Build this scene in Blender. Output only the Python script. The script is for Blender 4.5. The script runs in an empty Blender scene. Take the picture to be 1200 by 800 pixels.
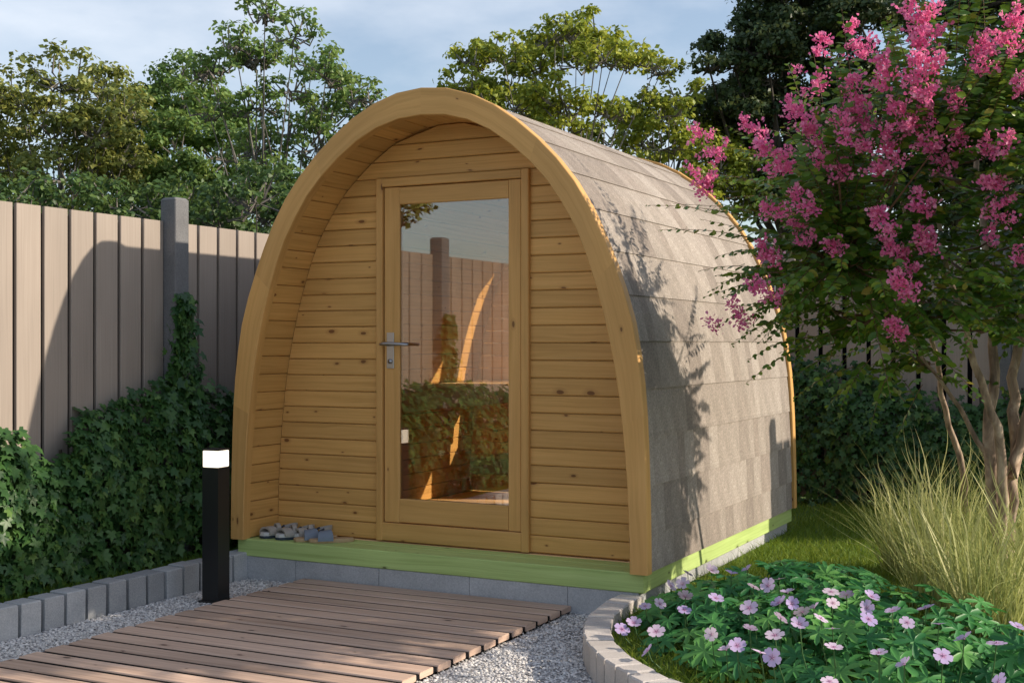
import bpy, math, random
import numpy as np
from mathutils import Vector, Matrix, Euler

R = math.radians
rnd = random.Random(7)
rng = np.random.default_rng(11)
scene = bpy.context.scene
COL = scene.collection

# ------------------------------------------------------------------ camera
cam_d = bpy.data.cameras.new('camera')
cam_d.lens = 44.25; cam_d.sensor_width = 36.0; cam_d.shift_y = 0.0025
cam_d.clip_start = 0.05; cam_d.clip_end = 1500
cam = bpy.data.objects.new('camera', cam_d); COL.objects.link(cam)
CAM = Vector((3.344, -5.563, 1.275)); YAW = R(27)
cam.location = CAM; cam.rotation_euler = (R(90), 0, YAW)
scene.camera = cam

# ------------------------------------------------------------------ sky and sun
SUN = Vector((1.0, 0.45, 0.54)).normalized()
SUN_EL = math.asin(SUN.z); SUN_AZ = math.atan2(SUN.x, SUN.y)
world = bpy.data.worlds.new('World'); scene.world = world; world.use_nodes = True
wn = world.node_tree.nodes; wl = world.node_tree.links
for n in list(wn): wn.remove(n)
w_out = wn.new('ShaderNodeOutputWorld'); w_bg = wn.new('ShaderNodeBackground')
sky = wn.new('ShaderNodeTexSky'); sky.sky_type = 'NISHITA'; sky.sun_disc = False
sky.sun_elevation = SUN_EL; sky.sun_rotation = SUN_AZ
sky.air_density = 1.0; sky.dust_density = 1.2; sky.ozone_density = 1.6
w_tc = wn.new('ShaderNodeTexCoord')
w_map = wn.new('ShaderNodeMapping'); w_map.inputs['Scale'].default_value = (1.6, 1.6, 4.2)
w_map.inputs['Location'].default_value = (0.35, 0.1, 0.3)
w_ns = wn.new('ShaderNodeTexNoise'); w_ns.inputs['Scale'].default_value = 1.7
w_ns.inputs['Detail'].default_value = 7; w_ns.inputs['Roughness'].default_value = 0.55
w_rmp = wn.new('ShaderNodeValToRGB')
w_rmp.color_ramp.elements[0].position = 0.44; w_rmp.color_ramp.elements[0].color = (.14, .14, .14, 1)
w_rmp.color_ramp.elements[1].position = 0.72; w_rmp.color_ramp.elements[1].color = (.75, .75, .75, 1)
w_mix = wn.new('ShaderNodeMix'); w_mix.data_type = 'RGBA'
w_mix.inputs['B'].default_value = (6.2, 6.5, 7.0, 1)
wl.new(w_tc.outputs['Generated'], w_map.inputs['Vector']); wl.new(w_map.outputs['Vector'], w_ns.inputs['Vector'])
wl.new(w_ns.outputs['Fac'], w_rmp.inputs['Fac']); wl.new(w_rmp.outputs['Color'], w_mix.inputs['Factor'])
wl.new(sky.outputs['Color'], w_mix.inputs['A']); wl.new(w_mix.outputs['Result'], w_bg.inputs['Color'])
w_bg.inputs['Strength'].default_value = 0.14
wl.new(w_bg.outputs['Background'], w_out.inputs['Surface'])

sun_d = bpy.data.lights.new('sun', 'SUN'); sun_d.energy = 5.0; sun_d.angle = R(0.6); sun_d.color = (1.0, 0.87, 0.70)
sun = bpy.data.objects.new('sun', sun_d); COL.objects.link(sun)
sun.rotation_euler = SUN.to_track_quat('Z', 'Y').to_euler(); sun.location = (8, 4, 8)

scene.view_settings.view_transform = 'Standard'; scene.view_settings.look = 'None'
scene.view_settings.exposure = 0.25; scene.view_settings.gamma = 1.0
scene.render.engine = 'CYCLES'
scene.cycles.max_bounces = 8; scene.cycles.transparent_max_bounces = 8

# ------------------------------------------------------------------ node helpers
def S(v):                                   # sRGB 0-255 -> linear
    return tuple(((c/255)/12.92 if c/255 <= .04045 else ((c/255+.055)/1.055)**2.4) for c in v)
class NT:
    def __init__(s, name, rough=.6, spec=.3):
        s.m = bpy.data.materials.new(name); s.m.use_nodes = True
        s.n = s.m.node_tree.nodes; s.l = s.m.node_tree.links
        s.b = s.n['Principled BSDF']; s.out = s.n['Material Output']
        s.b.inputs['Roughness'].default_value = rough
        s.b.inputs['Specular IOR Level'].default_value = spec
    def add(s, t, **kw):
        n = s.n.new(t)
        for k, v in kw.items():
            if k.startswith('_'): setattr(n, k[1:], v)
            else: n.inputs[k.replace('__', ' ')].default_value = v
        return n
    def link(s, a, b): s.l.new(a, b)
    def uv(s): return s.add('ShaderNodeTexCoord').outputs['UV']
    def objc(s): return s.add('ShaderNodeTexCoord').outputs['Object']
    def geo(s): return s.add('ShaderNodeNewGeometry').outputs['Position']
    def rand(s): return s.add('ShaderNodeObjectInfo').outputs['Random']
    def attr(s, nm): return s.add('ShaderNodeAttribute', _attribute_name=nm).outputs['Fac']
    def mapping(s, vec, scale=(1, 1, 1), loc=None):
        m = s.add('ShaderNodeMapping'); m.inputs['Scale'].default_value = scale
        s.link(vec, m.inputs['Vector'])
        if loc is not None: s.link(loc, m.inputs['Location'])
        return m.outputs['Vector']
    def noise(s, vec, scale, detail=3, rough=.5, dist=0):
        n = s.add('ShaderNodeTexNoise', Scale=scale, Detail=detail, Roughness=rough, Distortion=dist)
        s.link(vec, n.inputs['Vector']); return n.outputs['Fac']
    def math(s, op, a, b=None, clamp=False):
        n = s.add('ShaderNodeMath', _operation=op, _use_clamp=clamp)
        for i, x in enumerate((a, b)):
            if x is None: continue
            if isinstance(x, (int, float)): n.inputs[i].default_value = x
            else: s.link(x, n.inputs[i])
        return n.outputs[0]
    def ramp(s, fac, stops, interp='LINEAR'):
        r = s.add('ShaderNodeValToRGB'); cr = r.color_ramp; cr.interpolation = interp
        while len(cr.elements) < len(stops): cr.elements.new(.5)
        for e, (p, c) in zip(cr.elements, stops):
            e.position = p; e.color = (c, c, c, 1) if isinstance(c, (int, float)) else (*c, 1)
        s.link(fac, r.inputs['Fac']); return r.outputs['Color']
    def mix(s, f, a, b, blend='MIX'):
        n = s.add('ShaderNodeMix', _data_type='RGBA', _blend_type=blend)
        for k, x in (('Factor', f), ('A', a), ('B', b)):
            if isinstance(x, (int, float)): n.inputs[k].default_value = x
            elif isinstance(x, tuple): n.inputs[k].default_value = (*x, 1)
            else: s.link(x, n.inputs[k])
        return n.outputs['Result']
    def bump(s, h, strength=.3, dist=.01):
        n = s.add('ShaderNodeBump', Strength=strength, Distance=dist); s.link(h, n.inputs['Height'])
        s.link(n.outputs['Normal'], s.b.inputs['Normal'])
    def color(s, c):
        if isinstance(c, tuple): s.b.inputs['Base Color'].default_value = (*c, 1)
        else: s.link(c, s.b.inputs['Base Color'])

def wood(name, base, dark, light, knot, knots=.30, rough=.55, grain=60, vary=.25):
    t = NT(name, rough, .35); uv = t.uv(); r = t.rand()
    comb = t.add('ShaderNodeCombineXYZ')
    t.link(t.math('MULTIPLY', r, 37.0), comb.inputs[0]); t.link(t.math('MULTIPLY', r, 91.0), comb.inputs[1])
    v0 = t.mapping(uv, (1, 1, 1), comb.outputs[0])
    wv = t.noise(t.mapping(v0, (2.2, 9, 1)), 1.0, 2)
    add = t.add('ShaderNodeVectorMath', _operation='ADD'); cb = t.add('ShaderNodeCombineXYZ')
    t.link(t.math('MULTIPLY', wv, .035), cb.inputs[1]); t.link(v0, add.inputs[0]); t.link(cb.outputs[0], add.inputs[1])
    vw = add.outputs[0]
    g = t.noise(t.mapping(vw, (1.3, grain, 1)), 1.0, 4, .6)
    g2 = t.noise(t.mapping(vw, (4, grain*4, 1)), 1.0, 2, .6)
    tone = t.noise(t.mapping(v0, (1.2, 3, 1)), 1.0, 2)
    c = t.ramp(g, [(.28, dark), (.5, base), (.75, light)])
    c = t.mix(t.math('MULTIPLY', t.ramp(g2, [(.35, 1.0), (.6, 0.0)]), .28), c, dark)
    vo = t.add('ShaderNodeTexVoronoi', _voronoi_dimensions='2D', Scale=1.0, Randomness=.95); t.link(t.mapping(vw, (5.2, 11, 1)), vo.inputs['Vector'])
    sep = t.add('ShaderNodeSeparateColor'); t.link(vo.outputs['Color'], sep.inputs[0])
    size = t.math('MULTIPLY', t.math('GREATER_THAN', sep.outputs[0], 1-knots*.7), t.math('ADD', t.math('MULTIPLY', t.math('POWER', sep.outputs[1], 2.0), .085), .03))
    k = t.math('LESS_THAN', vo.outputs['Distance'], size)
    soft = t.math('SUBTRACT', 1.0, t.math('DIVIDE', vo.outputs['Distance'], t.math('ADD', t.math('MULTIPLY', size, 2.6), .0001)), True)
    c = t.mix(t.math('MULTIPLY', soft, .55), c, knot)
    c = t.mix(t.math('MULTIPLY', k, .8), c, tuple(x*.55 for x in knot))
    br = t.math('ADD', t.math('MULTIPLY', r, vary), 1-vary/2)
    br = t.math('MULTIPLY', br, t.math('ADD', t.math('MULTIPLY', tone, .5), .75))
    cc = t.add('ShaderNodeCombineColor')
    for i in range(3): t.link(br, cc.inputs[i])
    c = t.mix(1.0, c, cc.outputs[0], 'MULTIPLY')
    t.color(c); t.bump(g2, .12, .003); return t.m

def speck(name, c1, c2, scale=220, rough=.85, tint=.12, bump=.4, blot=6, geo=True):
    t = NT(name, rough, .2); p = t.geo() if geo else t.objc()
    n = t.noise(p, scale, 3, .7); b = t.noise(p, blot, 3)
    c = t.ramp(n, [(.3, c1), (.7, c2)])
    m = t.math('MULTIPLY', t.math('ADD', t.math('MULTIPLY', t.rand(), tint*2), 1-tint), t.math('ADD', t.math('MULTIPLY', b, .5), .75))
    cc = t.add('ShaderNodeCombineColor')
    for i in range(3): t.link(m, cc.inputs[i])
    t.color(t.mix(1.0, c, cc.outputs[0], 'MULTIPLY')); t.bump(n, bump, .004); return t.m

def leafmat(name, cols, rough=.45, trans=.35, tcol=None, spec=.35):
    t = NT(name, rough, spec); a = t.attr('rnd')
    st = [(i/(len(cols)-1), c) for i, c in enumerate(cols)] if len(cols) > 1 else [(0, cols[0]), (1, cols[0])]
    c = t.ramp(a, st); t.color(c)
    tr = t.add('ShaderNodeBsdfTranslucent'); mx = t.add('ShaderNodeMixShader', Fac=trans)
    t.link(t.mix(.6, c, tcol or cols[-1]), tr.inputs['Color'])
    t.link(t.b.outputs[0], mx.inputs[1]); t.link(tr.outputs[0], mx.inputs[2]); t.link(mx.outputs[0], t.out.inputs['Surface'])
    return t.m

def plain(name, c, rough=.5, metal=0, spec=.5):
    t = NT(name, rough, spec); t.b.inputs['Metallic'].default_value = metal
    n = t.noise(t.geo(), 30, 3)
    t.color(t.mix(t.math('MULTIPLY', n, .3), c, tuple(x*.6 for x in c))); return t.m

M = {}
M['pine'] = wood('pine_wood', (.61, .345, .108), (.49, .265, .075), (.68, .395, .14), (.24, .085, .022), vary=.20)
M['pine_arch'] = wood('pine_arch_wood', (.61, .34, .11), (.52, .285, .085), (.67, .385, .135), (.26, .11, .035), knots=.10, grain=34, vary=.08)
M['pine_end'] = wood('interior_pine_wood', (.84, .56, .28), (.74, .46, .20), (.90, .64, .36), (.20, .08, .03))
M['green'] = wood('green_impregnated_wood', (.46, .60, .21), (.34, .46, .14), (.54, .68, .26), (.14, .17, .05), knots=.3, vary=.08)
M['deck'] = wood('deck_wood', (.58, .415, .325), (.42, .285, .215), (.70, .52, .41), (.09, .05, .04), knots=.12, rough=.6, grain=50, vary=.28)
M['fence'] = wood('fence_board_wood', (.325, .275, .235), (.285, .24, .205), (.355, .305, .262), (.25, .21, .18), knots=.0, rough=.7, grain=110, vary=.07)
M['gap'] = plain('gap_shade_and_joint', (.008, .008, .010), .9, spec=.1)  # near black: shade put into the gaps, also the deck joint strips
M['post'] = speck('fence_post_concrete', (.12, .123, .13), (.20, .20, .205), 160)
M['concrete'] = speck('footing_concrete', (.34, .35, .37), (.50, .51, .52), 130, tint=.08)
M['kerb'] = speck('kerb_stone_grey', (.30, .31, .33), (.46, .46, .46), 150, tint=.22)
M['kerb_light'] = speck('kerb_stone_light', (.48, .44, .41), (.63, .58, .54), 150, tint=.12)
M['black'] = plain('black_powder_coat', (.012, .013, .015), .35)
M['steel'] = plain('brushed_steel', (.42, .43, .46), .32, 1.0)
M['soil'] = speck('soil', (.05, .035, .02), (.10, .07, .045), 60)
M['ground'] = speck('ground_grass_soil', (.05, .065, .02), (.09, .11, .03), 40)
M['lawn'] = speck('lawn_soil', (.06, .11, .018), (.11, .17, .03), 60)
M['gravel'] = speck('gravel_bed_mat', (.22, .215, .22), (.52, .50, .50), 95, bump=1.0)

def stone_mat():
    t = NT('pebble_grey_white', .8, .25); a = t.attr('rnd')
    t.color(t.ramp(a, [(0, (.32, .32, .33)), (.25, (.55, .53, .52)), (.7, (.72, .69, .66)), (1, (.85, .82, .79))])); return t.m
M['pebble'] = stone_mat()

def shingle_mat():
    t = NT('bitumen_shingle', .9, .15); p = t.objc()
    n = t.noise(p, 260, 3, .8); b = t.noise(p, 9, 3)
    r = t.rand()
    base = t.ramp(r, [(0, (.25, .215, .19)), (.35, (.305, .265, .232)), (.62, (.34, .30, .265)), (.85, (.385, .342, .305)), (1, (.28, .238, .208))])
    n2 = t.noise(p, 75, 2, .7); g = t.mix(1.0, t.ramp(n, [(.32, .55), (.5, 1.0), (.7, 1.35)]), t.ramp(n2, [(.3, .80), (.7, 1.18)]), 'MULTIPLY')
    c = t.mix(1.0, base, g, 'MULTIPLY')
    c = t.mix(1.0, c, t.ramp(b, [(.3, .9), (.7, 1.08)]), 'MULTIPLY')
    t.color(c); t.bump(n, .8, .004); return t.m
M['shingle'] = shingle_mat()

def lamp_mat():
    t = NT('lamp_glow', .4); t.color((.9, .85, .75))
    t.b.inputs['Emission Color'].default_value = (1.0, .86, .66, 1); t.b.inputs['Emission Strength'].default_value = 1.5
    return t.m
M['lamp'] = lamp_mat()

def glass_mat():
    t = NT('door_glass_tinted', .02)
    gl = t.add('ShaderNodeBsdfGlossy', Roughness=.004); gl.inputs['Color'].default_value = (.96, .94, .92, 1)
    tr = t.add('ShaderNodeBsdfTransparent'); tr.inputs['Color'].default_value = (.97, .92, .83, 1)
    lw = t.add('ShaderNodeFresnel', IOR=1.45); mx = t.add('ShaderNodeMixShader')
    t.link(t.math('ADD', t.math('MULTIPLY', lw.outputs[0], 1.5), .085, True), mx.inputs[0])
    t.link(tr.outputs[0], mx.inputs[1]); t.link(gl.outputs[0], mx.inputs[2]); t.link(mx.outputs[0], t.out.inputs['Surface'])
    return t.m
M['glass'] = glass_mat()

def bark_mat(name, c1, c2, c3, sc=8):
    t = NT(name, .75, .25); p = t.geo()
    n = t.noise(t.mapping(p, (sc, sc, sc*.35)), 2.0, 4, .6, .6); n2 = t.noise(t.mapping(p, (60, 60, 7)), 1.0, 3)
    c = t.ramp(n, [(.35, c1), (.5, c2), (.62, c3)])
    c = t.mix(t.math('MULTIPLY', n2, .35), c, c1)
    t.color(c); t.bump(n2, .5, .006); return t.m
M['myrtle_bark'] = bark_mat('crape_myrtle_bark', (.17, .12, .09), (.38, .27, .20), (.60, .46, .35))
M['tree_bark'] = bark_mat('grey_tree_bark', (.09, .08, .07), (.17, .155, .14), (.26, .24, .22), 3)
M['dark_bark'] = bark_mat('dark_tree_bark', (.035, .028, .022), (.06, .05, .04), (.09, .08, .065), 3)
M['ivy'] = leafmat('ivy_leaf', [(.022, .070, .022), (.042, .110, .030), (.068, .155, .040), (.15, .25, .055)], .42, .25, (.10, .22, .04))
M['ivy_stem'] = plain('ivy_stem_brown', (.06, .045, .03), .8)
M['myrtle'] = leafmat('crape_myrtle_leaf', [(.04, .115, .018), (.075, .175, .022), (.12, .23, .028), (.23, .32, .034), (.33, .24, .04)], .30, .30, (.16, .22, .03))
M['twig'] = plain('reddish_twig', (.16, .085, .045), .7)
M['pink'] = leafmat('crape_myrtle_flower', [(.68, .10, .30), (.84, .19, .44), (.93, .33, .55), (.97, .54, .66)], .6, .42, (.90, .15, .38), .15)
M['geranium'] = leafmat('geranium_leaf', [(.03, .15, .05), (.05, .21, .06), (.08, .28, .075), (.16, .38, .09)], .45, .28, (.10, .34, .06))
M['stem'] = leafmat('geranium_stem', [(.06, .14, .04), (.10, .18, .05)], .6, .1)
M['grass'] = leafmat('lawn_blade', [(.075, .14, .015), (.12, .21, .022), (.17, .27, .03), (.28, .33, .06)], .6, .35, (.22, .26, .03), .2)
M['reed'] = leafmat('ornamental_grass_blade', [(.18, .24, .07), (.36, .41, .14), (.55, .56, .24), (.72, .68, .38)], .55, .35, (.45, .45, .14), .2)
TC = {
 'olive': [(.06, .085, .020), (.105, .135, .030), (.165, .19, .045), (.26, .255, .06)],
 'green': [(.040, .085, .022), (.070, .135, .030), (.12, .195, .045), (.22, .28, .075)],
 'lime':  [(.065, .10, .014), (.13, .175, .020), (.22, .26, .028), (.36, .37, .05)],
 'mid':  [(.022, .052, .016), (.040, .082, .022), (.065, .118, .03), (.12, .17, .045)],
 'dark':  [(.016, .034, .014), (.026, .052, .020), (.045, .075, .026), (.09, .10, .035)]}
for k, v in TC.items():
    v = [tuple(c*1.35 for c in q) for q in v]; M['crown_'+k] = leafmat('tree_leaf_'+k, v, .5, .3, tuple(min(1, x*1.3) for x in v[-1]))
def petal_mat():
    t = NT('geranium_petal', .55, .2); uv = t.uv(); sp = t.add('ShaderNodeSeparateXYZ'); t.link(uv, sp.inputs[0])
    a = t.rand(); outer = t.ramp(a, [(0, (.50, .40, .72)), (.5, (.64, .50, .75)), (1, (.80, .66, .78))])
    c = t.mix(t.ramp(sp.outputs[0], [(0.05, 1.0), (.45, 0.0)]), outer, (.55, .22, .42))
    t.color(c)
    tr = t.add('ShaderNodeBsdfTranslucent'); mx = t.add('ShaderNodeMixShader', Fac=.3); t.link(outer, tr.inputs[0])
    t.link(t.b.outputs[0], mx.inputs[1]); t.link(tr.outputs[0], mx.inputs[2]); t.link(mx.outputs[0], t.out.inputs['Surface'])
    return t.m
M['petal'] = petal_mat()
M['sole_white'] = plain('sandal_white_rim', (.55, .55, .54), .5)
M['sole_dark'] = plain('sandal_dark_sole', (.03, .045, .07), .7)
M['strap_grey'] = plain('sandal_grey_strap', (.40, .37, .33), .7)
M['strap_blue'] = plain('slide_blue_strap', (.19, .23, .29), .8)
M['insole_tan'] = plain('slide_tan_insole', (.50, .34, .19), .7)

# ------------------------------------------------------------------ object helpers
WP = {}
def thing(name, label, cat, loc=(0, 0, 0), group=None, rotz=0):
    o = bpy.data.objects.new(name, None); COL.objects.link(o); o.empty_display_size = .1
    o.location = loc; o.rotation_euler = (0, 0, rotz); o['label'] = label; o['category'] = cat
    if group: o['group'] = group
    WP[o.name] = Vector(loc); return o
def put(name, mesh, parent=None, loc=(0, 0, 0), rot=None, kind=None, label=None, scale=None, local=False):
    """parts: loc is a world place unless local; parents with rotation use local"""
    o = bpy.data.objects.new(name, mesh); COL.objects.link(o)
    l = Vector(loc)
    if parent is not None:
        o.parent = parent
        if not local: l = l - WP.get(parent.name, Vector((0, 0, 0)))
    o.location = l
    if not local: WP[o.name] = Vector(loc)
    if rot is not None: o.rotation_euler = rot
    if scale is not None: o.scale = scale
    if kind: o['kind'] = kind
    if label: o['label'] = label
    return o
class MB:
    def __init__(s): s.v = []; s.f = []; s.uv = []; s.mi = []
    def face(s, pts, uvs=None, mi=0):
        b = len(s.v); s.v += [tuple(p) for p in pts]; s.f.append(tuple(range(b, b+len(pts))))
        s.uv += uvs if uvs else [(p[0], p[1]+p[2]) for p in pts]; s.mi.append(mi)
    def loft(s, rings, uax=0, caps=True, us=None, mi=0, closed=True):
        """rings: list of equally long point loops; uv: u runs ring to ring (metres), v round the ring"""
        b = len(s.v); n = len(rings[0]); d = 0.0; ul = []
        for i, r in enumerate(rings):
            if i: d += (Vector(r[0])-Vector(rings[i-1][0])).length
            ul.append(us[i] if us else d)
        pv = [0.0]
        for j in range(n): pv.append(pv[-1]+(Vector(rings[0][(j+1) % n])-Vector(rings[0][j])).length)
        for r in rings: s.v += [tuple(p) for p in r]
        for i in range(len(rings)-1):
            for j in range(n if closed else n-1):
                k = (j+1) % n
                s.f.append((b+i*n+j, b+i*n+k, b+(i+1)*n+k, b+(i+1)*n+j)); s.mi.append(mi)
                s.uv += [(ul[i], pv[j]), (ul[i], pv[j+1]), (ul[i+1], pv[j+1]), (ul[i+1], pv[j])]
        if caps and closed:
            for i, rv in ((0, True), (len(rings)-1, False)):
                idx = [b+i*n+j for j in range(n)]
                if rv: idx = idx[::-1]
                s.f.append(tuple(idx)); s.mi.append(mi)
                for q in idx: s.uv.append((ul[i]+.3*(s.v[q][1]), s.v[q][2]+s.v[q][0]))
    def box(s, c, d, mi=0, ch=0.0):
        """box centre c, dims d, length along local X, chamfered long edges"""
        x0, x1 = c[0]-d[0]/2, c[0]+d[0]/2; hy, hz = d[1]/2, d[2]/2
        if ch > 0: sec = [(-hy+ch, -hz), (hy-ch, -hz), (hy, -hz+ch), (hy, hz-ch), (hy-ch, hz), (-hy+ch, hz), (-hy, hz-ch), (-hy, -hz+ch)]
        else: sec = [(-hy, -hz), (hy, -hz), (hy, hz), (-hy, hz)]
        s.loft([[(x, c[1]+a, c[2]+b) for a, b in sec] for x in (x0, x1)], us=[x0, x1], mi=mi)
    def tube(s, pts, rad, n=6, mi=0):
        pts = [Vector(p) for p in pts]; rings = []; up = Vector((0.13, .07, 1)).normalized()
        for i, p in enumerate(pts):
            t = (pts[min(i+1, len(pts)-1)]-pts[max(i-1, 0)]).normalized()
            a = t.cross(up)
            if a.length < .05: a = t.cross(Vector((1, 0, 0)))
            a.normalize(); bb = t.cross(a); up = a.cross(t) if False else up
            r = rad[i] if hasattr(rad, '__len__') else rad
            rings.append([tuple(p+(a*math.cos(q)+bb*math.sin(q))*r) for q in [2*math.pi*k/n for k in range(n)]])
        s.loft(rings, mi=mi)
    def mesh(s, name, *mats, smooth=False):
        me = bpy.data.meshes.new(name); me.from_pydata(s.v, [], s.f)
        uvl = me.uv_layers.new(name='UVMap'); uvl.data.foreach_set('uv', np.array(s.uv, dtype=np.float32).ravel())
        for m in mats: me.materials.append(m)
        if len(mats) > 1: me.polygons.foreach_set('material_index', np.array(s.mi, dtype=np.int32))
        if smooth: me.polygons.foreach_set('use_smooth', np.ones(len(s.f), dtype=bool))
        me.validate(); me.update(); return me
_cache = {}
def board_mesh(L, T, W, mat, ch=.003):
    """length along X, thickness Y, width Z, centred"""
    k = (round(L, 4), round(T, 4), round(W, 4), mat.name, ch)
    if k not in _cache:
        b = MB(); b.box((0, 0, 0), (L, T, W), ch=ch); _cache[k] = b.mesh('board', mat)
    return _cache[k]
def npmesh(name, V, F, mat, rndv=None, smooth=False, UV=None):
    """V (n,3), F (m,k) uniform faces; rndv per-vertex float attribute"""
    me = bpy.data.meshes.new(name); k = F.shape[1]
    me.vertices.add(len(V)); me.vertices.foreach_set('co', V.astype(np.float32).ravel())
    me.loops.add(F.size); me.loops.foreach_set('vertex_index', F.astype(np.int32).ravel())
    me.polygons.add(len(F)); me.polygons.foreach_set('loop_start', np.arange(0, F.size, k, dtype=np.int32))
    me.polygons.foreach_set('loop_total', np.full(len(F), k, dtype=np.int32))
    if smooth: me.polygons.foreach_set('use_smooth', np.ones(len(F), dtype=bool))
    me.update(calc_edges=True)
    if rndv is not None:
        a = me.attributes.new('rnd', 'FLOAT', 'POINT'); a.data.foreach_set('value', rndv.astype(np.float32))
    me.materials.append(mat); return me
def unit(a): return a/np.maximum(np.linalg.norm(a, axis=-1, keepdims=True), 1e-9)
def scatter(tv, tf, C, X, N, size, rv):
    """stamp template verts tv (k,3; x along the leaf, z its normal) at C with leaf direction X and normal N"""
    X = unit(X); Y = unit(np.cross(N, X)); Z = np.cross(X, Y)
    k = len(tv); n = len(C); s = np.broadcast_to(np.asarray(size, float).reshape(-1, 1, 1), (n, 1, 1))
    V = C[:, None, :] + s*(tv[None, :, 0:1]*X[:, None, :]+tv[None, :, 1:2]*Y[:, None, :]+tv[None, :, 2:3]*Z[:, None, :])
    F = (tf[None]+(np.arange(n)*k)[:, None, None]).reshape(-1, tf.shape[1])
    return V.reshape(-1, 3), F, np.repeat(rv, k)
def join(parts):
    V, F, A = [], [], []; o = 0
    for v, f, a in parts: V.append(v); F.append(f+o); A.append(a); o += len(v)
    return np.concatenate(V), np.concatenate(F), np.concatenate(A)
def strips(B, D, L, W, bend, segs=5, wob=0, side=None):
    """grass blades: base B, start direction D, length L, width W, bend (vector added growing along)"""
    n = len(B); D = unit(D); rv = rng.random(n)
    if side is None: side = unit(np.cross(D, rng.normal(size=(n, 3))))
    V = np.zeros((n, segs*2+1, 3)); ph = rng.random(n)*6.28; fr = rng.uniform(4, 11, n); amp = rng.uniform(.3, 1.3, n)
    for i in range(segs+1):
        u = i/segs
        p = B + L[:, None]*(u*D + u*u*bend) + (wob*amp*(np.sin(ph+fr*u)-np.sin(ph))*min(1, u*1.5))[:, None]*side if wob is not 0 else B + L[:, None]*(u*D+u*u*bend)
        w = (W*(1-u**1.5)*.5)[:, None]
        if i < segs: V[:, 2*i] = p-side*w; V[:, 2*i+1] = p+side*w
        else: V[:, 2*segs] = p
    F = []
    for i in range(segs-1): F += [(2*i, 2*i+1, 2*i+3), (2*i, 2*i+3, 2*i+2)]
    F.append((2*segs-2, 2*segs-1, 2*segs))
    F = np.array(F); k = segs*2+1
    return V.reshape(-1, 3), (F[None]+(np.arange(n)*k)[:, None, None]).reshape(-1, 3), np.repeat(rv, k)
def sheet(name, pts, z, mat, kind='structure'):
    b = MB(); b.face([(x, y, z) for x, y in pts]); return put(name, b.mesh(name, mat), kind=kind)

# ------------------------------------------------------------------ curves of the pod
def resample(pts, n):
    P = [Vector((a, b)) for a, b in pts]; Q = []
    for i in range(len(P)-1):
        p0 = P[i-1] if i else P[0]*2-P[1]; p1 = P[i]; p2 = P[i+1]; p3 = P[i+2] if i+2 < len(P) else Vector((-P[-2].x, P[-2].y))
        for k in range(12):
            t = k/12
            Q.append(.5*((2*p1)+(p2-p0)*t+(2*p0-5*p1+4*p2-p3)*t*t+(3*p1-p0-3*p2+p3)*t**3))
    Q.append(P[-1]); Q = np.array([(q.x, q.y) for q in Q])
    d = np.r_[0, np.cumsum(np.linalg.norm(np.diff(Q, axis=0), axis=1))]
    s = np.linspace(0, d[-1], n); return np.c_[np.interp(s, d, Q[:, 0]), np.interp(s, d, Q[:, 1])], d[-1]
OUT = [(1.236, .192), (1.232, .5), (1.220, .86), (1.203, 1.10), (1.160, 1.375), (1.10, 1.57), (1.022, 1.765), (.935, 1.945), (.87, 2.05), (.77, 2.175), (.65, 2.295), (.52, 2.40), (.37, 2.495), (.19, 2.565), (0, 2.588)]
INN = [(1.146, .192), (1.138, .5), (1.120, .77), (1.092, 1.02), (1.06, 1.21), (1.01, 1.43), (.945, 1.64), (.872, 1.825), (.79, 1.965), (.70, 2.09), (.60, 2.19), (.49, 2.28), (.34, 2.375), (.17, 2.432), (0, 2.448)]
NH = 61
oR, LO = resample(OUT, NH); iR, LI = resample(INN, NH)
def full(h): return np.concatenate([h, np.c_[-h[-2::-1, 0], h[-2::-1, 1]]])      # right foot -> apex -> left foot
OUTF, INNF = full(oR), full(iR); NF = len(OUTF)
def inner_x(z):
    return float(np.interp(z, iR[:, 1], iR[:, 0]))
def normal_at(C, i):
    a = C[min(i+1, len(C)-1)]-C[max(i-1, 0)]; n = np.array([a[1], -a[0]]); return n/np.linalg.norm(n)

# ================================================================== SETTING
sheet('ground', [(-300, -300), (300, -300), (300, 300), (-300, 300)], -.06, M['ground'])
gravel = sheet('gravel_path', [(-1.13, -9), (5, -9), (5, -1.2), (1.12, -.05), (1.12, .02), (-1.13, .02)], -.028, M['gravel'])
BC = (2.72, -.10); RO, RI = 1.63, 1.515
bed = [(BC[0]+RI*math.cos(R(a)), BC[1]+RI*math.sin(R(a))) for a in range(178, 300, 4)]
sheet('lawn', bed + [(3.5, -1.4), (9, -1.6), (9, 9), (-4, 9), (-4, 2.75), (1.19, 2.75), (1.19, -.02)], .035, M['lawn'])
sheet('border_soil', [(-1.25, -9), (-1.25, .05), (-1.25, 9), (-3.2, 9), (-3.2, -9)], .07, M['soil'])

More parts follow.
